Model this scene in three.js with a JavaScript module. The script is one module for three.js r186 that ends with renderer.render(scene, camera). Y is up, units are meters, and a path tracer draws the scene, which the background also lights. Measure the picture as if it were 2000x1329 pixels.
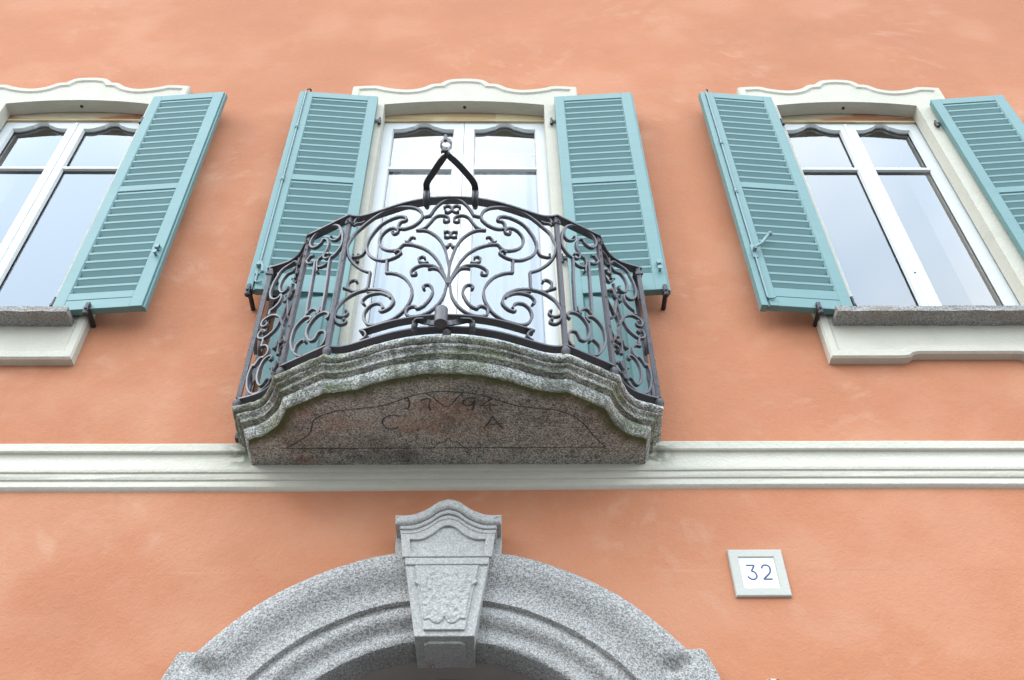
import * as THREE from 'three';
import { mergeGeometries, mergeVertices, toCreasedNormals } from 'three/addons/utils/BufferGeometryUtils.js';
import { RoundedBoxGeometry } from 'three/addons/geometries/RoundedBoxGeometry.js';
import { Brush, Evaluator, SUBTRACTION } from 'three-bvh-csg';

// ------------------------------------------------------------------ camera, sky, sun, exposure
const scene = new THREE.Scene();
const camera = new THREE.PerspectiveCamera(36.76, 2000 / 1329, 0.05, 2000);
camera.position.set(0, 1.6, 3.5);                       // eye height, three and a half metres from the house wall
camera.rotation.set(THREE.MathUtils.degToRad(47.18), THREE.MathUtils.degToRad(-1.31), THREE.MathUtils.degToRad(-1.03), 'YXZ');

const renderer = new THREE.WebGLRenderer({ antialias: true });
renderer.toneMapping = THREE.LinearToneMapping;
renderer.toneMappingExposure = 1.86;
renderer.shadowMap.enabled = true;

// seeded noise
function mulberry(a) { return () => { a |= 0; a = a + 0x6D2B79F5 | 0; let t = Math.imul(a ^ a >>> 15, 1 | a); t = t + Math.imul(t ^ t >>> 7, 61 | t) ^ t; return ((t ^ t >>> 14) >>> 0) / 4294967296; }; }
const rand = mulberry(1794);
const TAB = new Float32Array(65536); for (let i = 0; i < 65536; i++) TAB[i] = rand();
function vn(x, y) {                                     // value noise, 0..1, period 256
  const xi = Math.floor(x), yi = Math.floor(y); let fx = x - xi, fy = y - yi;
  fx = fx * fx * (3 - 2 * fx); fy = fy * fy * (3 - 2 * fy);
  const x0 = xi & 255, x1 = (xi + 1) & 255, y0 = (yi & 255) << 8, y1 = ((yi + 1) & 255) << 8;
  const a = TAB[y0 | x0], b = TAB[y0 | x1], c = TAB[y1 | x0], d = TAB[y1 | x1];
  return a + (b - a) * fx + (c - a) * fy + (a - b - c + d) * fx * fy;
}
function fbm(x, y, n) { let s = 0, a = .5, t = 0; for (let i = 0; i < n; i++) { s += a * vn(x, y); t += a; a *= .5; x = x * 2.03 + 17.3; y = y * 2.03 + 5.9; } return s / t; }
const clamp = (v, a = 0, b = 1) => Math.min(b, Math.max(a, v));
const smooth = (a, b, v) => { v = clamp((v - a) / (b - a)); return v * v * (3 - 2 * v); };
const mix = (a, b, t) => a + (b - a) * t;

// overcast sky: brighter towards the zenith and a little towards the veiled sun, faint clouds
const sunDir = new THREE.Vector3(-0.66, 0.66, 0.40).normalize();
{
  const W = 512, H = 256, d = new Float32Array(W * H * 4), v = new THREE.Vector3();
  for (let j = 0; j < H; j++) for (let i = 0; i < W; i++) {
    const el = ((j + .5) / H - .5) * Math.PI, az = ((i + .5) / W - .5) * 2 * Math.PI;
    v.set(Math.cos(el) * Math.cos(az), Math.sin(el), Math.cos(el) * Math.sin(az));
    const up = Math.max(v.y, 0), k = 2.75 * (1.2 + 1.8 * up) / 3;
    const q = 3.2 / (up + .35), cl = fbm(v.x * q + 40, v.z * q + 90, 5), thin = smooth(.40, .66, cl);   // thin = thicker white cloud
    const glow = 1 + .22 * Math.pow(Math.max(0, v.dot(sunDir)), 6);
    const L = k * glow * mix(.90, 1.10, thin), o = (j * W + i) * 4;
    d[o] = L * mix(.76, .95, thin); d[o + 1] = L * mix(.94, 1.0, thin); d[o + 2] = L * mix(1.15, 1.04, thin); d[o + 3] = 1;
    if (v.y < 0) { d[o] = .22; d[o + 1] = .22; d[o + 2] = .22; }
  }
  const sky = new THREE.DataTexture(d, W, H, THREE.RGBAFormat, THREE.FloatType);
  sky.mapping = THREE.EquirectangularReflectionMapping; sky.magFilter = THREE.LinearFilter; sky.minFilter = THREE.LinearFilter;
  sky.wrapS = THREE.RepeatWrapping; sky.needsUpdate = true;
  scene.background = sky; scene.environment = sky;
}
const sun = new THREE.DirectionalLight(new THREE.Color(1, .95, .86), 0.6);
sun.position.copy(sunDir).multiplyScalar(40).add(new THREE.Vector3(0, 6, 0)); sun.target.position.set(0, 6, 0);
sun.castShadow = true; sun.shadow.radius = 30; sun.shadow.mapSize.set(4096, 4096);
Object.assign(sun.shadow.camera, { left: -12, right: 12, top: 12, bottom: -12, near: 1, far: 90 });
scene.add(sun, sun.target);

// ------------------------------------------------------------------ helpers
const numbers = {};
function numbered(n) { const k = numbers[n] = (numbers[n] ?? -1) + 1; return k ? n + '_' + String(k).padStart(3, '0') : n; }
function shade(o) { o.traverse((m) => { if (m.isMesh) { m.castShadow = true; m.receiveShadow = true; } }); return o; }
function thing(name, label, category, pos = [0, 0, 0], group) {
  const g = new THREE.Group(); g.name = numbered(name); g.position.set(...pos);
  g.userData = { label, category, kind: 'thing' }; if (group) g.userData.group = group;
  scene.add(g); return g;
}
function part(name, geo, mat, parent, label) {
  if (Array.isArray(geo)) geo = merge(geo);
  const m = new THREE.Mesh(geo, mat); m.name = name; if (label) m.userData.label = label;
  m.castShadow = m.receiveShadow = true; parent.add(m); return m;
}
function merge(list) {
  const g = list.map((q) => { q = q.index ? q.toNonIndexed() : q; for (const k of Object.keys(q.attributes)) if (!['position', 'normal', 'uv'].includes(k)) q.deleteAttribute(k); return q; });
  return g.length === 1 ? g[0] : mergeGeometries(g, false);
}
function boxUV(g, k = 1) {                              // uv in metres, by the main direction of each face
  g = g.index ? g.toNonIndexed() : g;
  const p = g.attributes.position, uv = new Float32Array(p.count * 2), a = new THREE.Vector3(), b = new THREE.Vector3(), c = new THREE.Vector3();
  for (let i = 0; i < p.count; i += 3) {
    a.fromBufferAttribute(p, i); b.fromBufferAttribute(p, i + 1); c.fromBufferAttribute(p, i + 2);
    const n = b.clone().sub(a).cross(c.clone().sub(a)), x = Math.abs(n.x), y = Math.abs(n.y), z = Math.abs(n.z);
    [a, b, c].forEach((q, j) => { const [u, v] = z >= x && z >= y ? [q.x, q.y] : x >= y ? [q.z + .37, q.y] : [q.x, q.z + .71]; uv[(i + j) * 2] = u * k; uv[(i + j) * 2 + 1] = v * k; });
  }
  g.setAttribute('uv', new THREE.BufferAttribute(uv, 2)); return g;
}
const box = (x0, x1, y0, y1, z0, z1, r = 0) => {
  const g = r ? new RoundedBoxGeometry(x1 - x0, y1 - y0, z1 - z0, 1, r) : new THREE.BoxGeometry(x1 - x0, y1 - y0, z1 - z0);
  return g.translate((x0 + x1) / 2, (y0 + y1) / 2, (z0 + z1) / 2);
};
const cyl = (r0, r1, h, n = 16) => new THREE.CylinderGeometry(r0, r1, h, n);
const shapeOf = (pts, hole) => { const s = new THREE.Shape(pts.map((p) => new THREE.Vector2(...p))); if (hole) s.holes.push(new THREE.Path(hole.map((p) => new THREE.Vector2(...p)))); return s; };
const extrude = (shape, z0, z1, bevel = 0, seg = 1) => {
  const g = new THREE.ExtrudeGeometry(shape, { depth: z1 - z0 - bevel, bevelEnabled: bevel > 0, bevelSize: bevel, bevelThickness: bevel, bevelOffset: -bevel, bevelSegments: seg, curveSegments: 12 });
  return g.translate(0, 0, z0);                          // the bevel at the back reaches behind z0
};
function crSmooth(pts, n = 8, closed = false) { return new THREE.SplineCurve(pts.map((p) => new THREE.Vector2(...p))).getPoints((pts.length - 1) * n).map((p) => [p.x, p.y]); }
function gridGeo(rows, uvs, crease = .6) {              // rows of points -> surface
  const R = rows.length, C = rows[0].length, pos = [], uv = [], idx = [];
  for (let i = 0; i < R; i++) for (let j = 0; j < C; j++) { pos.push(...rows[i][j]); uv.push(...(uvs ? uvs[i][j] : [0, 0])); }
  for (let i = 0; i < R - 1; i++) for (let j = 0; j < C - 1; j++) { const a = i * C + j, b = a + 1, c = a + C, d = c + 1; idx.push(a, c, b, b, c, d); }
  const g = new THREE.BufferGeometry(); g.setAttribute('position', new THREE.Float32BufferAttribute(pos, 3)); g.setAttribute('uv', new THREE.Float32BufferAttribute(uv, 2)); g.setIndex(idx);
  return toCreasedNormals(g, crease);
}
function tube(pts, r, n = 40, k = 8) { return new THREE.TubeGeometry(new THREE.CatmullRomCurve3(pts.map((p) => new THREE.Vector3(...p)), false, 'centripetal'), n, r, k, false); }

// textures: fn(x, y, i, j) gives linear albedo; x, y run over sx by sy metres
const LUT = new Uint8Array(4097); for (let i = 0; i <= 4096; i++) { const v = i / 4096; LUT[i] = Math.round(255 * (v <= .0031308 ? v * 12.92 : 1.055 * Math.pow(v, 1 / 2.4) - .055)); }
const enc = (v) => LUT[Math.round(clamp(v) * 4096)];
function colorTex(w, h, sx, sy, fn, wrap = THREE.RepeatWrapping) {
  const d = new Uint8Array(w * h * 4), out = [0, 0, 0];
  for (let j = 0, o = 0; j < h; j++) for (let i = 0; i < w; i++, o += 4) { fn((i + .5) / w * sx, (j + .5) / h * sy, out, i, j); d[o] = enc(out[0]); d[o + 1] = enc(out[1]); d[o + 2] = enc(out[2]); d[o + 3] = 255; }
  const t = new THREE.DataTexture(d, w, h); t.colorSpace = THREE.SRGBColorSpace; t.magFilter = THREE.LinearFilter; t.minFilter = THREE.LinearMipmapLinearFilter; t.generateMipmaps = true; t.wrapS = t.wrapT = wrap; t.repeat.set(1 / sx, 1 / sy); t.needsUpdate = true; return t;
}
function heightTex(w, h, sx, sy, fn) {
  const d = new Uint8Array(w * h * 4);
  for (let j = 0, o = 0; j < h; j++) for (let i = 0; i < w; i++, o += 4) { d[o] = d[o + 1] = d[o + 2] = Math.round(255 * clamp(fn((i + .5) / w * sx, (j + .5) / h * sy, i, j))); d[o + 3] = 255; }
  const t = new THREE.DataTexture(d, w, h); t.magFilter = THREE.LinearFilter; t.wrapS = t.wrapT = THREE.RepeatWrapping; t.repeat.set(1 / sx, 1 / sy); t.needsUpdate = true; return t;
}

// ------------------------------------------------------------------ materials
const std = (o) => new THREE.MeshStandardMaterial(o);
// salmon limewash plaster: broad cloudy patches and pale trowel scuffs
const plasterMap = colorTex(2048, 1434, 10, 7, (x, y, o) => {
  const big = fbm(x * .55 + 3, y * .55 + 8, 4), mid = fbm(x * 2.1 + 60, y * 2.4 + 20, 4), fine = vn(x * 90, y * 90);
  const wx = x + .5 * (vn(x * 1.3 + 9, y * 1.3) - .5), wy = y + .5 * (vn(x * 1.3, y * 1.3 + 77) - .5);
  const lean = vn(x * .7 + 31, y * .7 + 12) > .5 ? .55 : -.45, cs = Math.cos(lean), sn = Math.sin(lean);
  const streak = fbm((wx * cs + wy * sn) * 9 + 5, (wy * cs - wx * sn) * 14 + 40, 5), gate = fbm(x * 1.5 + 130, y * 1.5 + 44, 3);
  const scuff = smooth(.56, .80, streak) * smooth(.44, .68, gate);
  let k = 1 + .20 * (big - .5) + .17 * (mid - .5) + .05 * (fine - .5);
  const sm = fbm(x * 7 + 11, y * 8 + 71, 4), pale = 0.27 * scuff + .20 * smooth(.50, .76, mid) + .18 * smooth(.50, .74, sm) * gate;
  o[0] = mix(.425 * k, .50, pale); o[1] = mix(.166 * k, .275, pale); o[2] = mix(.082 * k, .172, pale);
}, THREE.MirroredRepeatWrapping);
plasterMap.offset.set(.5, -3 / 7);
const plasterBump = heightTex(1024, 1024, 2, 2, (x, y) => .55 * fbm(x * 5, y * 7, 4) + .25 * fbm(x * 40, y * 40, 3) + .2 * vn(x * 160, y * 160));
const plaster = std({ map: plasterMap, bumpMap: plasterBump, bumpScale: .004, roughness: .95 });

// cream painted stucco of the mouldings
const creamMap = colorTex(1024, 1024, 2.4, 2.4, (x, y, o) => {
  const a = fbm(x * 2.2, y * 2.2, 4), b = fbm(x * 14 + 4, y * 22, 3), c = vn(x * 150, y * 150), g = smooth(.60, .82, fbm(x * 5 + 50, y * 7 + 9, 4));
  const k = 1 + .10 * (a - .5) + .07 * (b - .5) + .05 * (c - .5) - .07 * g;
  o[0] = .50 * k; o[1] = .468 * k; o[2] = .382 * k;
});
const creamBump = heightTex(512, 512, 1, 1, (x, y) => .6 * fbm(x * 9, y * 9, 4) + .4 * vn(x * 110, y * 110));
const cream = std({ map: creamMap, bumpMap: creamBump, bumpScale: .003, roughness: .9 });
// the string course carries grey-green algae where the balcony runs into it
const courseMap = colorTex(2048, 128, 16, .5, (x, y, o) => {
  const X = x - 8, a = fbm(x * 2.2, y * 6, 4), c = fbm(x * 26, y * 60, 3), n = fbm(x * 30 + 7, y * 40, 4);
  let st = 0; for (const e of [-1.10, .69]) st = Math.max(st, smooth(.14, .02, Math.abs(X - e)) * smooth(.40, .58, n + .05) * smooth(4.50, 4.58, y + 4.3));
  const k = 1 + .12 * (a - .5) + .10 * (c - .5);
  o[0] = mix(.500 * k, .14, st * .8); o[1] = mix(.468 * k, .15, st * .8); o[2] = mix(.384 * k, .10, st * .8);
});
courseMap.offset.set(.5, -4.3 / .5);
const courseMat = std({ map: courseMap, bumpMap: creamBump, bumpScale: .003, roughness: .9 });

// speckled granite: black mica and pale feldspar grains
function granite(x, y, o, tone, contrast, tint) {
  const w = .006 * (vn(x * 60, y * 60) - .5), g1 = vn((x + w) * 235, (y - w) * 290 + 3), g2 = vn(x * 420 + 70, y * 480), g3 = fbm(x * 3, y * 3, 4);
  let v = tone * (1 + .25 * (g3 - .5) + contrast * (smooth(.25, .75, .6 * g1 + .4 * g2) - .5) * 2);
  v = Math.max(v, .03); o[0] = v * tint[0]; o[1] = v * tint[1]; o[2] = v * tint[2];
}
const graniteMap = colorTex(1536, 1536, 1.3, 1.3, (x, y, o) => granite(x, y, o, .275, .42, [1.05, 1.0, .93]));
const graniteBump = heightTex(1024, 1024, 1.3, 1.3, (x, y) => .5 * vn(x * 170, y * 190) + .3 * fbm(x * 30, y * 30, 3) + .2 * vn(x * 350, y * 350));
const stone = std({ map: graniteMap, bumpMap: graniteBump, bumpScale: .004, roughness: .85 });
const keyMap = colorTex(1024, 1024, 1.3, 1.3, (x, y, o) => granite(x + 5, y + 9, o, .35, .20, [1.03, .99, .92]));
const keyMat = std({ map: keyMap, bumpMap: graniteBump, bumpScale: .0025, roughness: .9 });
const roughKey = std({ map: keyMap, bumpMap: heightTex(512, 512, .5, .5, (x, y) => fbm(x * 60, y * 60, 3)), bumpScale: .012, roughness: .95 });
const sillMap = colorTex(1024, 512, 1.4, .7, (x, y, o) => { granite(x + 2, y * 1.6 + 4, o, .25, .52, [1.04, 1.0, .92]); const r = smooth(.55, .8, fbm(x * 4 + 9, y * 9, 3)) * .35; o[0] = mix(o[0], .22, r); o[1] = mix(o[1], .15, r); o[2] = mix(o[2], .10, r); });
const sillMat = std({ map: sillMap, bumpMap: graniteBump, bumpScale: .005, roughness: .9 });

// painted wood and ironwork
const tealMap = colorTex(512, 512, .8, .8, (x, y, o) => { const k = 1 + .10 * (fbm(x * 9, y * 60, 3) - .5) + .14 * (fbm(x * 5, y * 5, 4) - .5); o[0] = .108 * k; o[1] = .212 * k; o[2] = .204 * k; });
const teal = std({ map: tealMap, roughness: .5 });
const tealMetal = std({ color: new THREE.Color().setRGB(.15, .24, .24), roughness: .45 });
const whitePaint = std({ map: colorTex(512, 512, 1, 1, (x, y, o) => { const k = 1 + .05 * (fbm(x * 4, y * 40, 3) - .5); o[0] = .60 * k; o[1] = .61 * k; o[2] = .59 * k; }), roughness: .5 });
const ironRough = heightTex(256, 256, .3, .3, (x, y) => .42 + .25 * (fbm(x * 60, y * 60, 3) - .5));
const ironBump = heightTex(256, 256, .3, .3, (x, y) => fbm(x * 70, y * 70, 3));
const iron = std({ map: colorTex(256, 256, .3, .3, (x, y, o) => { const k = 1 + .35 * (fbm(x * 40, y * 40, 4) - .5); o[0] = .058 * k; o[1] = .049 * k; o[2] = .055 * k; }), roughnessMap: ironRough, roughness: .95, metalness: 0, bumpMap: ironBump, bumpScale: .0016 });
const blackIron = std({ color: new THREE.Color().setRGB(.022, .020, .021), roughness: .5 });
const rawWood = std({ map: colorTex(512, 64, 1.2, .12, (x, y, o) => { const g = fbm(x * 3, y * 70, 4), s = smooth(.45, .7, fbm(x * 3 + 20, y * 12, 3)); o[0] = mix(.50, .40, s) * (.8 + .4 * g); o[1] = mix(.40, .29, s) * (.8 + .4 * g); o[2] = mix(.23, .15, s) * (.8 + .4 * g); }), roughness: .85 });
const rustWood = std({ map: colorTex(512, 64, 1.2, .12, (x, y, o) => { const g = fbm(x * 6, y * 60, 4), s = smooth(.36, .58, fbm(x * 2.6 + 3, y * 14 + 2, 4)); o[0] = mix(.34, .27, s) * (.7 + .6 * g); o[1] = mix(.28, .11, s) * (.7 + .6 * g); o[2] = mix(.18, .05, s) * (.7 + .6 * g); }), roughness: .9 });
const glass = new THREE.MeshPhysicalMaterial({ color: 0xffffff, transmission: 1, roughness: 0, ior: 2.35, thickness: 0 });
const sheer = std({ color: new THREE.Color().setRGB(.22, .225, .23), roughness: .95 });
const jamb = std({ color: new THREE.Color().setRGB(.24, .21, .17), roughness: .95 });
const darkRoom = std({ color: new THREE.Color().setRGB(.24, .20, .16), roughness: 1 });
const greyPlaster = std({ map: colorTex(256, 256, 2, 2, (x, y, o) => { const k = .9 + .2 * fbm(x * 4, y * 4, 4); o[0] = .36 * k; o[1] = .31 * k; o[2] = .28 * k; }), roughness: .95 });
const darkWood = std({ color: new THREE.Color().setRGB(.05, .035, .025), roughness: .6 });
const enamel = std({ color: new THREE.Color().setRGB(.80, .82, .82), roughness: .35 });
const ink = std({ color: new THREE.Color().setRGB(.05, .06, .13), roughness: .5 });
const plaqueStone = std({ color: new THREE.Color().setRGB(.47, .455, .395), bumpMap: creamBump, bumpScale: .002, roughness: .9 });

// ------------------------------------------------------------------ ground and house
const pavingMap = colorTex(512, 512, 4, 4, (x, y, o) => { granite(x, y, o, .12, .4, [1, 1, 1]); const bx = x % .5, by = (y + (Math.floor(x / .5) % 2) * .2) % .4; if (bx < .012 || by < .012) { o[0] *= .5; o[1] *= .5; o[2] *= .5; } });
const groundGeo = new THREE.PlaneGeometry(600, 600).rotateX(-Math.PI / 2); { const u = groundGeo.attributes.uv; for (let i = 0; i < u.count; i++) u.setXY(i, u.getX(i) * 600, u.getY(i) * 600); }
const ground = new THREE.Mesh(groundGeo, std({ map: pavingMap, roughness: .9 }));
ground.name = 'pavement'; ground.userData = { kind: 'structure', label: 'grey stone pavement in front of the house' }; ground.receiveShadow = true; scene.add(ground);

const XC = -.208, XL = -2.747, XR = 2.331;              // window axes
const house = thing('house', 'salmon plaster house front with a cream string course between the storeys', 'house');
const segTop = (cx, half, y, rise) => { const p = []; for (let i = 0; i <= 20; i++) { const t = i / 20 * 2 - 1; p.push([cx - half * t, y + rise * (1 - t * t)]); } return p; };   // right to left
const opening = (cx, half, y0, y1, rise) => [[cx - half, y0], [cx + half, y0], ...segTop(cx, half, y1, rise)];
const ARCH = [-.2, 2.92];
const arc = (r, a0, a1, n) => { const p = []; for (let i = 0; i <= n; i++) { const a = a0 + (a1 - a0) * i / n; p.push([ARCH[0] + r * Math.cos(a), ARCH[1] + r * Math.sin(a)]); } return p; };
{
  const s = shapeOf([[-9, 0], [9, 0], [9, 11.4], [-9, 11.4]]);
  for (const h of [opening(XC, .555, 4.66, 7.66, .03), opening(XL, .50, 5.40, 7.65, .03), opening(XR, .50, 5.40, 7.65, .03), [[ARCH[0] - .80, .02], [ARCH[0] + .80, .02], ...arc(.80, 0, Math.PI, 40)]])
    s.holes.push(new THREE.Path(h.map((p) => new THREE.Vector2(...p))));
  const w = extrude(s, -.45, 0), front = [[], [], []], back = [[], [], []], A = ['position', 'normal', 'uv'];   // face of the wall and the sides of its openings
  for (let i = 0; i < w.attributes.position.count; i += 3) { const to = w.attributes.normal.getZ(i) > .9 ? front : back; A.forEach((k, q) => { const a = w.attributes[k]; for (let j = i * a.itemSize; j < (i + 3) * a.itemSize; j++) to[q].push(a.array[j]); }); }
  const made = (l) => { const g = new THREE.BufferGeometry(); A.forEach((k, q) => g.setAttribute(k, new THREE.Float32BufferAttribute(l[q], k === 'uv' ? 2 : 3))); return g; };
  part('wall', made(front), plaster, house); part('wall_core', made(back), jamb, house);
  // roof slab and rooms that keep the inside dark
  part('roof', boxUV(box(-9.3, 9.3, 11.402, 11.6, -6, .5)), greyPlaster, house);
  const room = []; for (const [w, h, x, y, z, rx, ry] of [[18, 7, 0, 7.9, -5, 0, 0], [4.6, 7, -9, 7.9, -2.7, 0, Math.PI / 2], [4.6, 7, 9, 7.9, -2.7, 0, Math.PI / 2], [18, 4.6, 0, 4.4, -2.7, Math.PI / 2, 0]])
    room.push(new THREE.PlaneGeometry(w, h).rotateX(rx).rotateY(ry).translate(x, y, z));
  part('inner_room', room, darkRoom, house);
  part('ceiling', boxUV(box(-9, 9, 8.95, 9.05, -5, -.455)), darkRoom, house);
}
// string course: fillet, hollow band and two stepped fillets
{
  const prof = [[0, 4.667], [.034, 4.664], [.038, 4.658], [.038, 4.616], [.034, 4.610], [.022, 4.606], [.019, 4.596], [.020, 4.575], [.024, 4.545], [.029, 4.515], [.030, 4.498], [.028, 4.493], [.021, 4.490], [.021, 4.485], [.024, 4.481], [.024, 4.456], [.022, 4.452], [.016, 4.449], [.016, 4.444], [.018, 4.440], [.018, 4.414], [.015, 4.409], [.0, 4.400]];
  for (const p of prof) p[1] = 4.667 + (p[1] - 4.667) * .935;
  const xs = []; for (let x = -9; x <= 9.001; x += .25) xs.push(x);
  const rows = prof.map(([z, y]) => xs.map((x) => [x, y + .0035 * Math.sin(x * 1.3) + .002 * (vn(x * 3 + 40, y * 9) - .5), z + .0015 * (vn(x * 4, y * 30) - .5)]));
  part('string_course', gridGeo(rows, rows.map((r) => r.map((p) => [p[0], p[1]])), .5), courseMat, house);
}

// ------------------------------------------------------------------ windows
function inset(poly, d) {                               // closed counter-clockwise outline moved inwards
  const n = poly.length; return poly.map((p, i) => {
    const a = poly[(i + n - 1) % n], b = poly[(i + 1) % n]; let e1 = [p[0] - a[0], p[1] - a[1]], e2 = [b[0] - p[0], b[1] - p[1]];
    const l1 = Math.hypot(...e1) || 1, l2 = Math.hypot(...e2) || 1; e1 = [e1[0] / l1, e1[1] / l1]; e2 = [e2[0] / l2, e2[1] / l2];
    let nx = -e1[1] - e2[1], ny = e1[0] + e2[0]; const l = Math.hypot(nx, ny) || 1; nx /= l; ny /= l;
    const k = d / Math.max(.5, -e1[1] * nx + e1[0] * ny); return [p[0] + nx * k, p[1] + ny * k];
  });
}
// top line of the lintel, from right to left in units of the half width, height above the outer end
const CREST = [[-1, 0], [-.80, .012], [-.70, -.014], [-.58, -.036], [-.48, -.038], [-.38, -.012], [-.30, .034], [-.22, .046], [-.205, .062], [-.16, .092], [-.09, .107], [0, .112]];
function crest(cx, half, y) {
  const L = crSmooth(CREST.slice(0, 8), 5).concat(crSmooth(CREST.slice(8), 5)), R = L.slice(0, -1).reverse().map(([a, b]) => [-a, b]);
  return L.concat(R).reverse().map(([a, b]) => [cx + a * half, y + b]);
}
function surround(parent, cx, half, hole, yTop, yBot, apron) {
  let bottom = [[cx - half, yBot], [cx + half, yBot]];
  if (apron) bottom = [[cx - half, yBot], [cx - .33, yBot], [cx - .30, yBot + .006], [cx - .275, yBot + .025], [cx - .25, yBot + .031], [cx + .25, yBot + .031], [cx + .275, yBot + .025], [cx + .30, yBot + .006], [cx + .33, yBot], [cx + half, yBot]];
  const out = [...bottom, ...crest(cx, half, yTop)];
  const geos = [extrude(shapeOf(out, hole), -.045, .044)];
  const rimIn = inset(out, .055), rimMid = inset(out, .008), z0 = .0442, z1 = .054;
  geos.push(extrude(shapeOf(rimMid, inset(out, .043)), z0 - .002, z1));
  // sloped sides of the raised border
  const strip = (A, B, za, zb) => gridGeo([[...A, A[0]].map((p) => [...p, za]), [...B, B[0]].map((p) => [...p, zb])], null, .3);
  geos.push(strip(out, rimMid, .0425, z1 - .0006), strip(inset(out, .043), rimIn, z1 - .0006, .0435));
  part('surround', geos.map((g) => boxUV(g)), cream, parent);
}
function paneOutline(x0, x1, y0, y1, rise) {            // pane with a shouldered, arched top
  const w = x1 - x0, A = [[0, 0], [.10, 0], [.20, .12], [.30, .42], [.345, .50]], B = [[.36, .62], [.40, .85], [.45, .97], [.5, 1]];
  const L = crSmooth(A, 4).concat(crSmooth(B, 4)), all = L.concat(L.slice(0, -1).reverse().map(([a, b]) => [1 - a, b])).reverse();
  return [[x0, y0], [x1, y0], ...all.map(([a, b]) => [x0 + a * w, y1 + b * rise])];
}
function makeWindow(label, cx, half, y0, y1, surHalf, holeHalf, opts) {
  const w = thing('window', label, 'window', [0, 0, 0]);
  surround(w, cx, surHalf, opening(cx, holeHalf, opts.holeBottom, 7.620, .048), 7.846, opts.bottom, opts.apron);
  part('head_board', boxUV(box(cx - holeHalf - .02, cx + holeHalf + .02, 7.575, 7.70, -.058, -.048)), opts.board, w, opts.boardLabel);
  part('head_board', boxUV(box(cx - holeHalf - .02, cx + holeHalf + .02, 7.560, 7.5745, -.058, -.044)), rawWood, w, 'narrow bare wooden strip');
  const yb = 7.035, pz = -.088;
  for (const s of [-1, 1]) {
    const xa = s < 0 ? cx - half : cx + .0015, xb = s < 0 ? cx - .0015 : cx + half, m = opts.sill ? .050 : .064, p0 = s < 0 ? xa + .062 : xa + m, p1 = s < 0 ? xb - m : xb - .062;
    const outline = [[xa, y0], [xb, y0], [xb, y1], [xa, y1]], hole = paneOutline(p0, p1, y0 + .11, y1 - .095, .074);
    const sash = part('sash', boxUV(extrude(shapeOf(outline, hole), -.093, -.060)), whitePaint, w);
    // beads that hold the glass
    const inner = inset(hole, .007); const z = -.080;
    part('glazing_bead', gridGeo([[...hole, hole[0]].map((p) => [...p, -.0605]), [...inner, inner[0]].map((p) => [...p, z])], null, .7), whitePaint, sash);
    part('glazing_bar', boxUV(box(p0 - .002, p1 + .002, yb - .013, yb + .012, -.088, -.066, .003)), whitePaint, sash);
    part('pane', new THREE.ShapeGeometry(shapeOf([[p0 - .004, y0 + .10], [p1 + .004, y0 + .10], [p1 + .004, yb - .010], [p0 - .004, yb - .010]])).translate(0, 0, pz), glass, sash);
    part('pane', new THREE.ShapeGeometry(shapeOf(paneOutline(p0 - .003, p1 + .003, yb + .010, y1 - .094, .077))).translate(0, 0, pz - .001), glass, sash);
  }
  if (opts.sill) part('astragal', boxUV(box(cx - .020, cx + .003, y0 + .02, y1 - .030, -.0605, -.0535, .002)), whitePaint, w);
  part('frame', [box(cx - half - .06, cx - half - .001, y0, y1 + .05, -.100, -.066), box(cx + half + .001, cx + half + .06, y0, y1 + .05, -.100, -.066), box(cx - half - .001, cx + half + .001, y1 + .002, y1 + .05, -.100, -.068)].map((g) => boxUV(g)), whitePaint, w);
  if (opts.sill) part('sill', boxUV(roughBlock(cx - .622, cx + .622, 5.434, 5.471, -.05, .146)), sillMat, w, 'rough grey granite sill');
  if (opts.keyhole) part('screw', cyl(.006, .006, .004, 10).rotateX(Math.PI / 2).translate(cx - .012, 5.98, -.0525), blackIron, w);
  part('drip_hole', cyl(.011, .011, .006, 12).translate(cx, 7.6685, -.004), blackIron, w);
  return w;
}
function roughBlock(x0, x1, y0, y1, z0, z1) {           // hewn stone: uneven edges
  const g = new RoundedBoxGeometry(x1 - x0, y1 - y0, z1 - z0, 3, .006); const nx = 60;
  const b = new THREE.BoxGeometry(x1 - x0, y1 - y0, z1 - z0, nx, 4, 10), p = b.attributes.position;
  for (let i = 0; i < p.count; i++) {
    const x = p.getX(i), y = p.getY(i), z = p.getZ(i), n = (k, m) => fbm(x * k + 30, (y * 2 + z) * k + m, 3) - .5;
    const ed = Math.max(Math.abs(x) / (x1 - x0) * 2, 0); p.setXYZ(i, x + (ed > .98 ? .012 * n(22, 3) : 0), y + .006 * n(26, 50) * (y < 0 ? 1.6 : .6), z + (z > 0 ? .007 * n(20, 90) : 0));
  }
  b.computeVertexNormals(); return b.translate((x0 + x1) / 2, (y0 + y1) / 2, (z0 + z1) / 2);
}
makeWindow('white balcony door under a cream crested lintel, middle of the three openings', XC, .53, 4.72, 7.578, .756, .527, { holeBottom: 4.70, bottom: 4.62, apron: false, board: rawWood, boardLabel: 'bare pale wooden board under the lintel' });
makeWindow('white two-leaf window on grey stone sill, at the left edge of the photo', XL, .472, 5.49, 7.578, .69, .468, { holeBottom: 5.46, bottom: 5.198, apron: true, sill: true, board: rustWood, boardLabel: 'rust-stained board under the lintel' });
makeWindow('white two-leaf window on grey stone sill, right of the balcony', XR, .472, 5.49, 7.578, .69, .468, { holeBottom: 5.46, bottom: 5.198, apron: true, sill: true, keyhole: true, board: rustWood, boardLabel: 'rust-stained board under the lintel' });
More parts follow.
